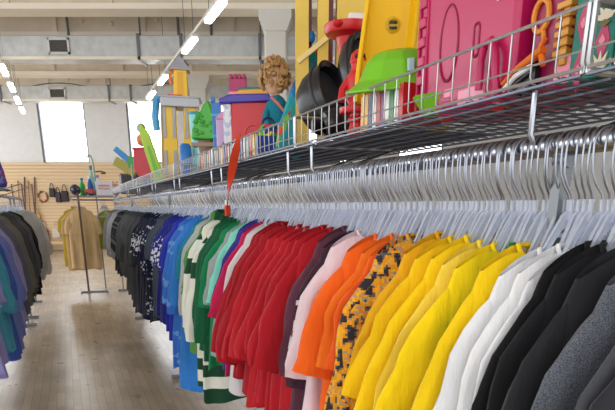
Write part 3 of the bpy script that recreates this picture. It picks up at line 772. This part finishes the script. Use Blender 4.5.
# red dish on a pole
t = toy('toy_table', 'red round toy table on a pole above the black pots', 'toy', 1.08, 2.38, 0); t.scale = (1, 1, 1.05)
MB().lathe([(.030, .300), (.040, .305), (.052, .37), (.054, .375), (.092, .385), (.098, .395), (.098, .415), (.090, .415), (.086, .398), (.002, .395)], (0, 0, 0), 32).obj('table_top', RE, t)
MB().tube([(0, 0, .01), (0, 0, .3)], .010, 12).obj('table_pole', RE, t); MB().lathe([(.06, 0), (.06, .01), (.02, .02)], (0, 0, 0), 24).obj('table_foot', RE, t)
MB().ball((-.05, -.085, .402), (.020, .018, .012), 12).obj('red_knob', RE, t)
MB().bb(-.01, .06, -.03, .03, .41, .45).obj('white_cup', WH, t, bevel=.008); MB().tube([(.070, -.03, .36), (.075, -.035, .52)], .013, 12).obj('black_pole', BK, t)

# yellow wooden frame
YW = plain('yellow_painted_wood', (222, 190, 84), .55, 0, .4, .05, 10, var=.06)
t = toy('doll_house', 'tall pale yellow wooden doll house frame behind the black pots', 'doll house', 1.13, 2.62, 0)
for x, w_ in ((-.145, .055), (-.060, .045), (.10, .21)):
    MB().bb(x-w_/2, x+w_/2, -.09 if x > 0 else -.07, .09, 0, .78).obj('upright_board', YW, t, bevel=.002, smooth=False)
MB().box((-.10, -.075, .395), (.155, .012, .018), RY(-.62)).obj('diagonal_brace', plain('cream_paint', (236, 214, 140), .5), t, smooth=False)
MB().bb(-.17, .2, -.06, .09, .20, .215).obj('house_shelf', YW, t, smooth=False)
MB().bb(-.122, -.105, .02, .05, .36, .78).obj('magenta_panel', plastic((128, 24, 64)), t, smooth=False); MB().bb(-.037, -.018, -.02, .05, .36, .78).obj('magenta_panel', plastic((128, 24, 64)), t, smooth=False)
MB().lathe([(.012, 0), (.018, .01), (.018, .03), (.012, .04)], (-.11, -.02, .43), 12).obj('blue_knob', BL_, t)
MB().box((-.10, -.055, .27), (.11, .015, .02), RY(.9)).obj('inner_brace', YW, t, smooth=False)

# patchwork fabric mats
def patch(name, cols, sc):
    m, nt, b = newmat(name); b.inputs['Roughness'].default_value = .7
    tc = nt.nodes.new('ShaderNodeTexCoord'); v = nt.nodes.new('ShaderNodeTexVoronoi'); v.inputs['Scale'].default_value = sc
    nt.links.new(tc.outputs['Object'], v.inputs['Vector']); sx = nt.nodes.new('ShaderNodeSeparateColor'); nt.links.new(v.outputs['Color'], sx.inputs[0])
    r = ramp(nt, sx.outputs[0], [(i/len(cols), c) for i, c in enumerate(cols)]); nt.links.new(r.outputs['Color'], b.inputs['Base Color']); return m
PATCH = patch('printed_toy_fabric', [(24, 150, 176), (230, 90, 40), (28, 110, 190), (120, 190, 50), (24, 160, 170), (190, 40, 60), (30, 70, 150)], 22)
t = toy('foam_board', 'colourful teal and orange foam board leaning beside the curly doll', 'toy', .93, 2.70, .2, ry=.30)
pts = [(x, z*1.32) for x, z in [(-.055, 0), (.055, 0), (.062, .08), (.05, .2), (.03, .3), (.008, .345), (-.008, .345), (-.035, .29), (-.055, .2), (-.066, .08)]]
MB().prism(pts, -.016, .016).obj('board_core', PATCH, t, bevel=.008); MB().prism([(x*.55, z*.8+.03) for x, z in pts], -.019, -.015).obj('board_print', TE, t, bevel=.002)
t = toy('toy_bag', 'green and blue printed toy bag low in basket under foam board', 'bag', .90, 2.86, .3)
MB().lathe([(.06, 0), (.075, .02), (.07, .07), (.05, .12), (.03, .14)], (0, 0, 0), 22, None, True, lambda a, z: 1+.1*math.sin(3*a+z*20)).obj('bag_body', patch('printed_bag', [(60, 150, 50), (30, 60, 130), (90, 170, 60), (230, 200, 60), (200, 60, 60)], 30), t)
MB().tube([(.03*math.cos(a*PI/10), 0, .135+.035*math.sin(a*PI/10)) for a in range(11)], .005, 8).obj('bag_handle', NV, t)

# curly haired doll
t = toy('doll', 'curly blond haired doll in teal dress sitting above the basket', 'doll', 1.0, 3.00, .2); t.scale = (.84, .84, 1.04)
SK = plain('doll_skin', (226, 178, 150), .5)
MB().lathe([(.085, 0), (.09, .05), (.075, .12), (.058, .19), (.060, .235), (.035, .265), (.02, .275)], (0, 0, 0), 22, RY(-.06), True, lambda a, z: 1+.05*math.sin(5*a+z*10)).obj('doll_dress', PATCH if False else plain('teal_cloth', (20, 122, 146), .8, 0, .3, .2, 20), t)
MB().ball((-.025, 0, .335), (.055, .056, .062), 20).tube([(-.015, 0, .26), (-.02, 0, .3)], .02, 10).obj('doll_head', SK, t)
for s in (-1, 1): MB().tube([(s*.05, 0, .235), (s*.085, -.03, .18), (s*.07, -.07, .13)], .018, 10, rs=[.024, .02, .014]).obj('doll_arm', plain('teal_cloth', (20, 122, 146)), t)
HAIR = plain('blond_hair', (186, 146, 96), .55, 0, .4, .2, 90)
m = MB(); rr = random.Random(4)
for k in range(84):
    a = rr.uniform(0, 2*PI); zz = rr.uniform(-.6, 1); q = math.sqrt(max(0, 1-zz*zz))
    c = Vector((-.025+.062*q*math.cos(a), .062*q*math.sin(a), .345+.062*zz)); nrm = (c-Vector((-.025, 0, .345))).normalized()
    u_ = nrm.orthogonal().normalized(); v_ = nrm.cross(u_); R_ = rr.uniform(.011, .016)
    m.tube([c+u_*R_*math.cos(b_*.75)+v_*R_*math.sin(b_*.75)+nrm*(.0035*b_-.012) for b_ in range(12)], .0062, 6)
m.obj('curly_hair', HAIR, t)
for x in (-.045, -.008): MB().ball((x, .068, .345), .006, 8).obj('doll_eye', BK, t)
MB().tube([(-.055, -.052, .262), (-.02, -.066, .235), (.03, -.07, .19), (.06, -.085, .10)], .007, 8).obj('white_piping', plastic((210, 120, 120)), t)

# red play box with purple roof
t = toy('toy_house', 'red plastic toy house with purple roof and yellow ridge', 'toy house', .99, 3.50, 0)
MB().bb(-.085, .13, -.09, .09, 0, .315).obj('house_body', RE, t, bevel=.006)
MB().prism([(-.145, .305), (.14, .315), (.12, .352), (-.09, .348), (-.15, .325)], -.11, .11).obj('purple_roof', PU, t, bevel=.006)
MB().prism([(-.07, .348), (.12, .352), (.10, .378), (-.04, .372)], -.09, .09).obj('orange_ridge', plastic((236, 170, 60)), t, bevel=.006)
MB().bb(-.05, .10, -.05, .06, .373, .39).obj('green_cap', plastic((40, 110, 90)), t, bevel=.004)
MB().bb(-.13, -.086, -.085, .085, 0, .305).obj('white_side_panel', patch('lilac_print', [(226, 226, 240), (190, 200, 226), (236, 236, 240)], 40), t, bevel=.004)
MB().tube([(.03+.045*math.cos(a*PI/14), -.093, .16+.045*math.sin(a*PI/14)) for a in range(28)], .006, 6, True).obj('round_window', plastic((226, 60, 50)), t)

t = toy('toy_castle', 'dark pink toy castle tower with battlements', 'toy castle', 1.07, 4.0, 0)
m = MB(); m.bb(-.05, .05, -.05, .05, 0, .52)
for x in (-.04, -.013, .014, .041): m.bb(x-.009, x+.009, -.05, .05, .52, .545)
m.obj('tower_body', plastic((170, 24, 92)), t, bevel=.003); MB().bb(-.056, .056, -.056, .056, .30, .33).obj('tower_ledge', PKL, t, bevel=.003)
t = toy('toy_block', 'light pink plastic block standing in front of the castle tower', 'toy block', 1.0, 3.80, 0)
MB().bb(-.04, .04, -.035, .035, 0, .42).obj('block_body', PKL, t, bevel=.01); MB().bb(-.042, .042, -.037, .037, .15, .17).obj('block_band', plastic((226, 120, 160)), t, bevel=.003)
t = toy('toy_tower', 'lilac toy tower with arched purple window in front of the castle', 'toy', .92, 3.78, 0)
MB().bb(-.045, .035, -.03, .03, 0, .27).obj('tower_wall', plastic((206, 170, 214)), t, bevel=.006)
MB().prism([(-.018, .06), (.012, .06), (.012, .12), (.004, .145), (-.01, .145), (-.018, .12)], -.034, -.028).obj('arched_window', plastic((130, 30, 120)), t)
MB().prism([(-.05, .27), (.04, .27), (-.005, .31)], -.035, .035).obj('tower_roof', plastic((226, 150, 190)), t)
t = toy('toy_pillar', 'blue plastic toy pillar left of the pink castle', 'toy', .95, 4.08, 0)
MB().bb(-.03, .025, -.02, .02, 0, .40).bb(-.035, -.01, -.024, .024, .40, .43).obj('pillar_body', BL_, t, bevel=.004)
for z in (.08, .2, .32): MB().bb(-.034, .03, -.025, .025, z, z+.018).obj('pillar_ring', plastic((70, 170, 220)), t, bevel=.003)

t = toy('toy_tree_house', 'toy tree house with green leafy roof and brown trunk', 'toy', 1.0, 4.72, 0)
MB().lathe([(.075, 0), (.06, .04), (.05, .14), (.06, .24)], (0, 0, 0), 16, None, True, lambda a, z: 1+.12*math.sin(4*a+z*20)).obj('trunk', BR, t)
MB().prism([(-.09, .25), (.085, .24), (.085, .34), (.075, .42), (.045, .50), (.01, .47), (-.03, .40), (-.08, .31)], -.07, .07).obj('leafy_roof', plastic((66, 176, 44)), t, bevel=.012)
m = MB(); rr = random.Random(8)
for k in range(18): m.ball((rr.uniform(-.06, .07), -.07, .27+rr.uniform(0, .14)), (.02, .008, .012), 8)
m.obj('leaf_bumps', plastic((52, 160, 40)), t)
MB().bb(-.09, .09, -.06, .06, .20, .225).obj('tree_floor', plastic((150, 120, 96)), t)
t = toy('toy_cup', 'translucent turquoise toy cup behind the tree house', 'cup', 1.07, 5.35, 0, z=SZ)
MB().lathe([(.05, 0), (.055, .1), (.05, .3), (.06, .50), (.055, .5), (.04, .1)], (0, 0, 0), 20).obj('cup_wall', plastic((130, 214, 212)), t); MB().lathe([(.062, .49), (.064, .51), (.058, .51)], (0, 0, 0), 20).obj('cup_rim', TE, t)
t = toy('toy_barrel', 'small dark blue toy barrel right of the yellow tower', 'toy', .96, 5.30, 0)
MB().lathe([(.04, 0), (.05, .08), (.052, .15), (.045, .25), (.03, .27)], (0, 0, 0), 18).obj('barrel_body', BL_, t); MB().lathe([(.053, .1), (.055, .11), (.053, .12)], (0, 0, 0), 18).obj('barrel_band', NV, t)

# big yellow tower
t = toy('toy_fire_tower', 'tall yellow toy tower with grey platform and pointed grey roof', 'toy', 1.0, 5.72, .12, ry=.03)
for x in (-.10, .09):
    MB().prism([(x-.075, 0), (x+.075, 0), (x+.065, .60), (x-.065, .60)], -.09, .06).obj('tower_leg', YE, t, bevel=.006)
for x in (-.135, -.055, .05, .135): MB().prism([(x-.014, .02), (x+.014, .02), (x+.012, .24), (x-.012, .24)], -.10, -.088).prism([(x-.014, .34), (x+.014, .34), (x+.010, .60), (x-.010, .60)], -.10, -.088).obj('grey_panel', GY, t)
MB().prism([(-.175, 0), (-.155, 0), (-.14, .64), (-.155, .64)], -.09, .09).obj('grey_side', GY, t)
MB().bb(-.16, .16, -.14, .12, .58, .66).bb(-.175, .175, -.15, .13, .645, .66).obj('platform', plastic((188, 188, 194)), t, bevel=.006)
MB().prism([(-.055, .66), (.065, .66), (.06, .87), (-.045, .87)], -.06, .06).obj('tower_cabin', YE, t, bevel=.006)
MB().prism([(-.02, .68), (.03, .68), (.028, .85), (-.018, .85)], -.066, -.058).obj('cabin_panel', plastic((226, 170, 20)), t)
MB().tube([(-.07, -.03, .76), (-.085, -.04, .82), (-.06, -.03, .86), (-.04, -.03, .84)], .013, 10).obj('orange_crank', OR, t)
MB().lathe([(.115, 0), (.11, .01), (.05, .07), (.035, .10), (.002, .11)], (.005, 0, .865), 4, RZ(PI/4)).obj('pointed_roof', GY, t, smooth=False)
MB().bb(-.10, .02, -.1, .0, .66, .675).obj('red_mat', RE, t)
MB().tube([(-.205, -.05, .40), (-.215, -.05, .50), (-.20, -.05, .62), (-.17, -.03, .66)], .03, 12).obj('blue_chute', plastic((70, 160, 214)), t)

t = toy('toy_fence', 'lime green plastic panel leaning left of the yellow tower', 'toy', .98, 7.0, 0, ry=-.26)
MB().prism([(-.05, 0), (.06, 0), (.05, .50), (.0, .64), (-.04, .58), (-.05, .4)], -.02, .02).obj('panel_body', plastic((176, 216, 52)), t, bevel=.008); MB().prism([(-.02, .08), (.03, .08), (.02, .4), (-.01, .4)], -.025, -.018).obj('panel_recess', LI, t)
t = toy('toy_bin', 'square red toy bin tapering to a blue foot near rack end', 'toy', .97, 8.2, .1)
MB().prism([(-.06, .12), (.06, .12), (.125, .2), (.13, .44), (-.11, .46), (-.12, .22)], -.1, .1).obj('bin_body', plastic((206, 44, 60)), t, bevel=.008); MB().bb(-.02, .05, -.03, .03, 0, .13).obj('blue_foot', BL_, t); MB().bb(-.12, .13, -.11, .11, .44, .462).obj('bin_rim', plastic((186, 34, 50)), t, bevel=.004)
t = toy('stacking_toy', 'stacked orange and slate balls toy behind the red bin', 'toy', 1.02, 8.7, 0)
for z, r, c in ((.10, .10, (110, 112, 140)), (.27, .085, (150, 150, 170)), (.44, .08, (110, 116, 150)), (.60, .075, (226, 140, 90)), (.74, .06, (170, 176, 200))): MB().ball((0, 0, z), r, 16).obj('stacking_ball', plastic(c), t)
t = toy('toy_crate', 'dark toy crate at the far end of the right rack', 'toy', .98, 10.4, YAW)
MB().bb(-.14, .14, -.16, .16, 0, .26).obj('crate_body', plain('dark_grey_plastic', (70, 66, 70), .5), t, bevel=.01); MB().bb(-.15, .15, -.17, .17, .24, .265).obj('crate_rim', BR, t, bevel=.005)
t = toy('toy_block', 'olive yellow foam block tilted on the dark crate', 'toy block', .90, 10.3, 0, z=2.06, ry=.55)
MB().bb(-.18, .18, -.07, .07, 0, .13).obj('block_body', OL, t, bevel=.01); MB().bb(-.185, -.17, -.072, .072, 0, .13).obj('block_end', plastic((214, 220, 190)), t, bevel=.004)
t = toy('toy_block', 'bright blue foam block lying tilted over the olive block', 'toy block', .93, 10.3, 0, z=2.21, ry=.72)
MB().bb(-.20, .20, -.06, .06, 0, .08).obj('block_body', plastic((30, 140, 210)), t, bevel=.01); MB().bb(-.21, -.195, -.062, .062, 0, .08).obj('block_end', plastic((90, 180, 226)), t, bevel=.004)
t = toy('toy_shovel', 'green and grey toy shovel upright between red bin and crate', 'toy', .93, 9.4, 0)
MB().tube([(0, 0, 0), (0, 0, .35)], .015, 8).obj('shovel_shaft', GY, t); MB().prism([(-.05, .3), (.05, .3), (.04, .45), (-.04, .45)], -.01, .01).obj('shovel_blade', GN, t, bevel=.005)

# books standing behind the wires
cols = [(40, 70, 150), (226, 190, 40), (190, 40, 50), (60, 140, 90), (230, 230, 226), (110, 60, 130), (30, 110, 150), (220, 110, 40), (200, 200, 190), (44, 60, 110), (214, 190, 60), (170, 36, 60)]
nm = ['blue', 'yellow', 'red', 'green', 'white', 'purple', 'teal', 'orange', 'grey', 'navy', 'mustard', 'crimson']
for k in range(24):
    book(.865, 2.78+k*.052, .034, .09, .085+.02*((k*7) % 5)/4, cols[k % 12], '%s book in the basket row between doll and castle, %s' % (nm[k % 12], 'nearer one' if k < 12 else 'farther one'), 'books upright behind the basket wires')
for k, (y0, y1) in enumerate(((2.26, 3.55), (3.65, 4.9), (5.0, 6.25))):
    t = toy('board', 'navy blue board lying flat in the basket, %s of three along the rack' % ORD[k].replace('nearest', 'first'), 'board', 1.10, (y0+y1)/2, YAW, z=SZ0+.0006)
    MB().bb(-.25, .14, -(y1-y0)/2, (y1-y0)/2, 0, .002).obj('board_sheet', plain('navy_board', (30, 44, 92), .5), t, smooth=False)
    t['label'] = 'navy blue board lying flat in the basket, %s of three along the rack' % ('first', 'second', 'third')[k]

t = toy('board', 'dark slate board lying flat in the nearest full basket under black pots', 'board', 1.07, 1.92, YAW, z=SZ0+.0006)
MB().bb(-.20, .17, -.26, .28, 0, .002).obj('board_sheet', plain('slate_board', (58, 66, 84), .45), t, smooth=False)
# ribbon over the rail
RB = plain('orange_red_ribbon', (206, 62, 30), .7, 0, .3, .1, 60)
t = thing('ribbon', 'long orange red ribbon hanging from the basket edge over the hangers', 'ribbon', W(.785, 2.93, 1.52), YAW)
vs = []; N = 26
for i in range(N+1):
    u_ = i/N; z = .345*(1-u_); tw = .5+1.6*math.sin(u_*5); wd = .012+.014*math.sin(PI*min(1, u_*1.3))**1; y = .30*u_**1.1; x = -.004-.01*math.sin(u_*3)
    if u_ > .72: wd = .009
    c, s = math.cos(tw*.6), math.sin(tw*.6)
    for a, b_ in ((-1, -1), (1, -1), (1, 1), (-1, 1)): vs.append((x+a*wd*s*.8-b_*.0012*c, y-a*wd*c-b_*.0012*s, z))
fs = [(i*4+k, i*4+(k+1) % 4, i*4+4+(k+1) % 4, i*4+4+k) for i in range(N) for k in range(4)]+[(0, 1, 2, 3), (N*4+3, N*4+2, N*4+1, N*4)]
MB().add(vs, fs).obj('ribbon_strip', RB, t, ang=60)
MB().bb(-.014, .012, .280, .316, -.02, .032).obj('ribbon_end', RB, t, bevel=.004); MB().bb(-.012, .010, .282, .307, .034, .060).obj('white_clip', WH, t, bevel=.003)

# ------------------------------------------------------------------ robe stand at the end of the aisle
EX, EY = .22, 12.45
t = thing('garment_stand', 'steel garment stand at the aisle end holding beige robes', 'garment stand', W(EX, EY, 0), YAW)
MB().bb(-.018, .018, -.30, -.265, .03, 1.78).obj('stand_post', plain('brown_steel', (104, 84, 72), .5, .3), t, smooth=False)
MB().bb(-.14, .34, -.29, -.27, .0, .03).obj('stand_foot', STEEL, t, smooth=False)
for x in (-.13, .33): MB().bb(x-.012, x+.012, -.42, .25, 0, .03).obj('stand_foot', STEEL, t, smooth=False)
MB().tube([(0, -.30, ZR), (0, .3, ZR)], .014, 12).obj('stand_arm', CHROME, t)
MB().tube([(-.1, .05, ZR), (.75, .05, ZR)], .014, 12).obj('cross_rail', CHROME, t)
MB().bb(-.15, .68, -.22, .28, 1.70, 1.73).obj('stand_shelf', plain('grey_shelf', (150, 148, 150), .5), t, smooth=False)
for x in (.33,): MB().bb(x-.012, x+.012, .1, .13, .03, 1.70).obj('stand_post', STEEL, t, smooth=False)
for k, (dx, dy, col, d_, hw) in enumerate(((.03, -.17, (222, 190, 142), 'light tan beige robe nearest on the garment stand', .25), (-.01, -.07, (206, 172, 120), 'darker tan robe behind the light beige robe', .27), (-.07, .03, (188, 160, 44), 'mustard yellow robe peeking out left of the beige robes', .27))):
    st = S(col, 'robe', 'robe', d_, 1.06, .42, hw=hw, flare=.03, wide=.03, collar='shirt', splay=.2)
    garment('robe', 'robe', d_, EX+dx, EY+dy, 1.50, st, .04, 40+k, 'robes on the end stand')
    hang(EX+dx, EY+dy, ZR-.01, 'plastic hanger under %s' % d_.split(' robe')[0]+' robe', 'hangers under the robes')
for k, (dx, col, nme) in enumerate(((.50, (168, 176, 60), 'yellow green t-shirt'), (.60, (176, 178, 182), 'pale grey t-shirt'), )):
    st = S(col, 't_shirt', 't-shirt', nme, .7, .3); lb = '%s hanging behind the garment stand at the aisle end' % nme
    garment('t_shirt', 't-shirt', lb, EX+dx, EY+.12+.1*k, 1.47, st, .04, 50+k)
for k in range(9): hang(EX+.40+.015*k, 12.45+.045*k, ZR-.01, 'clear hanger bunched on the cross rail of the garment stand', 'hangers bunched on the garment stand')
TZ = 1.732
def et(name, label, cat, dx, dy=0, **k): return thing(name, label, cat, W(EX+dx, EY+dy, TZ), k.get('rz', YAW), ry=k.get('ry', 0))
t = et('carton', 'white carton with red scribbled lettering on the garment stand shelf', 'box', .47, -.1)
MB().bb(-.14, .14, -.08, .08, 0, .24).obj('carton_body', plain('white_card', (226, 224, 230), .7), t, bevel=.006, smooth=False)
m = MB()
for q, (z0, a0) in enumerate(((.17, .018), (.12, .014))): m.tube([(-.10+.2*i/24, -.082, z0+a0*math.sin(i*1.3)) for i in range(25)], .004, 5)
m.obj('red_lettering', RE, t); 
t = et('toy_truck', 'small red toy truck left of the white carton', 'toy', .22, -.12)
MB().bb(-.09, .05, -.05, .05, .03, .11).bb(.05, .10, -.05, .05, .03, .085).obj('truck_body', plastic((206, 70, 60)), t, bevel=.008)
for x in (-.06, .06):
    for y in (-.05, .05): MB().lathe([(.028, -.01), (.03, 0), (.028, .01)], (x, y, .03), 14, RX(PI/2)).obj('truck_wheel', BK, t)
t = et('wire_ball', 'dark purple patterned ball at left of the stand shelf', 'ball', -.03, -.12)
MB().ball((0, 0, .095), .095, 20).obj('ball_body', patch('dark_pattern', [(60, 56, 70), (130, 130, 144), (84, 70, 90), (40, 40, 50)], 30), t)
for nme, lab, dx, dy, h, c, c2 in (('bottle', 'green toy bottle with blue cap on the stand shelf', .10, .02, .30, (60, 176, 70), (60, 110, 180)), ('bottle', 'blue toy bottle with white cap in the shelf cluster', .24, .05, .34, (50, 90, 180), (226, 226, 230)), ('bottle', 'pale turquoise bottle, tallest in the shelf cluster', .28, .1, .52, (150, 206, 206), (60, 120, 170)), ('bottle', 'clear white bottle with lilac cap beside the carton', .38, .06, .36, (226, 232, 236), (150, 120, 190))):
    t = et(nme, lab, 'bottle', dx, dy)
    MB().lathe([(.045, 0), (.05, .02), (.05, h*.6), (.02, h*.8), (.018, h*.86)], (0, 0, 0), 16).obj('bottle_body', plastic(c), t); MB().lathe([(.026, h*.86), (.026, h), (.01, h+.005)], (0, 0, 0), 14).obj('bottle_cap', plastic(c2), t)
t = et('walking_cane', 'green hooked walking cane standing up from the stand shelf', 'cane', .36, .14, ry=-.04)
MB().tube([(0, 0, 0), (0, 0, .45), (-.005, 0, .62), (-.025, 0, .69), (-.06, 0, .71), (-.085, 0, .67)], .014, 10).obj('cane_shaft', plastic((128, 170, 130)), t); MB().lathe([(.018, 0), (.018, .03)], (0, 0, 0), 10).obj('cane_tip', BK, t)
t = et('hairbrush', 'dark red brush lying across the tops of the bottles', 'brush', .38, .12); t.location.z = TZ+.40
MB().tube([(-.02, 0, .02), (.07, 0, .03), (.16, 0, .0)], .014, 8, rs=[.012, .012, .02]).obj('brush_handle', plastic((130, 60, 56)), t); MB().bb(.07, .16, -.015, .015, -.02, .0).obj('bristles', BK, t)
t = et('plush_toy', 'pale pink plush toy at the right end of the stand shelf', 'plush toy', .68, -.05)
MB().ball((0, 0, .08), (.07, .06, .08), 16).obj('plush_body', plastic((214, 170, 170), .9), t); MB().ball((0, 0, .19), .05, 16).obj('plush_head', plastic((220, 180, 178), .9), t)
for s in (-1, 1): MB().ball((s*.035, 0, .24), .018, 10).obj('plush_ear', plastic((200, 150, 150), .9), t)

# ------------------------------------------------------------------ left rack shelf and bag
t = thing('wire_shelf', 'wire shelf on top of the left rack under the purple bag', 'shelf', W(-.85, 6.3, 1.705), YAW)
m = MB()
for k in range(30): m.tube([(0, k*.05, 0), (.36, k*.05, 0)], .003, 5)
m.obj('shelf_wires', WIRE, t); m = MB()
for k in range(5): m.tube([(k*.09, 0, -.005), (k*.09, 1.45, -.005)], .004, 5)
m.obj('shelf_runners', WIRE, t)
t = thing('bag', 'purple and blue shiny bag on the left rack shelf', 'bag', W(-.66, 6.95, 1.71), 0)
PB = patch('purple_print', [(96, 60, 150), (60, 70, 150), (150, 60, 160), (70, 40, 110), (120, 130, 190)], 20)
MB().lathe([(.12, 0), (.145, .05), (.14, .16), (.12, .26), (.10, .30), (.02, .31)], (0, 0, 0), 24, Matrix.Diagonal(Vector((1, .7, 1))), True, lambda a, z: 1+.07*math.sin(4*a+z*15)).obj('bag_body', PB, t)
MB().tube([(.07*math.cos(a*PI/12), 0, .30+.08*math.sin(a*PI/12)) for a in range(13)], .010, 8).obj('bag_handle', NV, t)
t = thing('plush_toy', 'small lilac plush toy beside the purple bag', 'plush toy', W(-.62, 7.35, 1.71), 0)
MB().ball((0, 0, .06), (.08, .06, .06), 14).obj('plush_body', plastic((170, 150, 200), .9), t); MB().ball((.02, 0, .13), .045, 12).obj('plush_head', plastic((180, 160, 206), .9), t)

# ------------------------------------------------------------------ goods on the slatted wall
D = 22.86
t = thing('wreath', 'round brown and red wreath hanging on the slatted wall', 'wreath', (-9.5, D-.02, 1.86))
MB().tube([(.17*math.cos(a*PI/14), 0, .17*math.sin(a*PI/14)) for a in range(28)], .035, 8, True).obj('wreath_ring', plastic((170, 120, 90)), t)
for k in range(7): MB().ball((.17*math.cos(k*.9), -.04, .17*math.sin(k*.9)), .04, 8).obj('wreath_flower', plastic([(190, 60, 50), (226, 210, 180), (90, 110, 60)][k % 3]), t)
for k, (x, z, w_, h_, c, lab) in enumerate(((-9.12, 2.0, .20, .30, (40, 44, 48), 'black handbag on the slatted wall, leftmost of the dark bags'), (-8.92, 1.85, .20, .34, (58, 40, 52), 'dark plum handbag on the slatted wall between two others'), (-8.68, 1.88, .26, .36, (40, 30, 36), 'wide black brown handbag on the slatted wall, rightmost'), (-9.6, .55, .36, .42, (140, 84, 60), 'brown leather bag low on the slatted wall'), (-9.15, .62, .3, .34, (206, 196, 182), 'cream bag low on the wall beside brown bag'), (-9.75, 1.15, .2, .3, (196, 160, 110), 'straw coloured bag in the middle of the slatted wall'))):
    t = thing('handbag', lab, 'bag', (x, D-.06, z-h_/2), 0)
    MB().prism([(-w_/2, 0), (w_/2, 0), (w_*.42, h_), (-w_*.42, h_)], -.06, .06).obj('bag_body', plain('leather_%d' % k, c, .5, 0, .4, .1, 20), t, bevel=.02)
    MB().tube([(w_*.3*math.cos(a*PI/10), 0, h_+w_*.8*math.sin(a*PI/10)) for a in range(11)], .012, 6).obj('bag_strap', plain('leather_%d' % k, c), t)
for k in range(7):
    t = thing('hockey_stick', 'wooden stick leaning on the slatted wall, %s from the left' % (ORD[k] if k else 'first'), 'stick', (-10.5+k*.12, D-.25, 0), 0, 'sticks leaning on the slatted wall', -.09, .05*((k % 3)-1)+.03)
    MB().tube([(0, 0, .0), (0, 0, 2.3+.12*(k % 3))], .022, 8).obj('stick_shaft', plain('stick_wood_%d' % (k % 3), [(120, 70, 56), (170, 130, 96), (90, 60, 60)][k % 3], .5), t)
    MB().bb(-.02, .02, -.22, .02, 0, .06).obj('stick_blade', BK, t)
t = thing('display_bench', 'low pale wooden bench at the foot of the slatted wall', 'bench', (-9.6, 22.2, 0))
MB().bb(-1.3, 1.3, -.3, .3, .28, .34).obj('bench_top', WOODP, t, smooth=False)
for x in (-1.2, 0, 1.2): MB().bb(x-.04, x+.04, -.26, .26, 0, .28).obj('bench_leg', WOODP, t, smooth=False)

# ------------------------------------------------------------------ light, world, camera
w = bpy.data.worlds.new('daylight'); bpy.context.scene.world = w; w.use_nodes = True
bg = w.node_tree.nodes['Background']; bg.inputs['Color'].default_value = (.93, .96, 1, 1); bg.inputs['Strength'].default_value = 2.3
wn = w.node_tree; tc = wn.nodes.new('ShaderNodeTexCoord'); dp = wn.nodes.new('ShaderNodeVectorMath'); dp.operation = 'DOT_PRODUCT'
glow_dir = Vector((-.25, .93, .27)).normalized(); dp.inputs[1].default_value = glow_dir
wn.links.new(tc.outputs['Generated'], dp.inputs[0])
mr = wn.nodes.new('ShaderNodeMapRange'); mr.inputs['From Min'].default_value = .55; mr.inputs['From Max'].default_value = 1; mr.inputs['To Min'].default_value = 2.3; mr.inputs['To Max'].default_value = 5
wn.links.new(dp.outputs['Value'], mr.inputs['Value']); wn.links.new(mr.outputs['Result'], bg.inputs['Strength'])
cam = bpy.data.cameras.new('camera'); co = bpy.data.objects.new('camera', cam); C.objects.link(co)
cam.sensor_fit = 'HORIZONTAL'; cam.sensor_width = 36; cam.lens = 600/615*36; cam.shift_y = 205/615; cam.clip_start = .05; cam.clip_end = 200
co.location = (0, 0, 1.55); co.rotation_euler = (PI/2-math.atan(204/600), 0, 0)
sc = bpy.context.scene; sc.camera = co
sc.view_settings.view_transform = 'Standard'; sc.view_settings.look = 'None'; sc.view_settings.gamma = 1
sc.view_settings.exposure = .2; sc.view_settings.use_curve_mapping = False
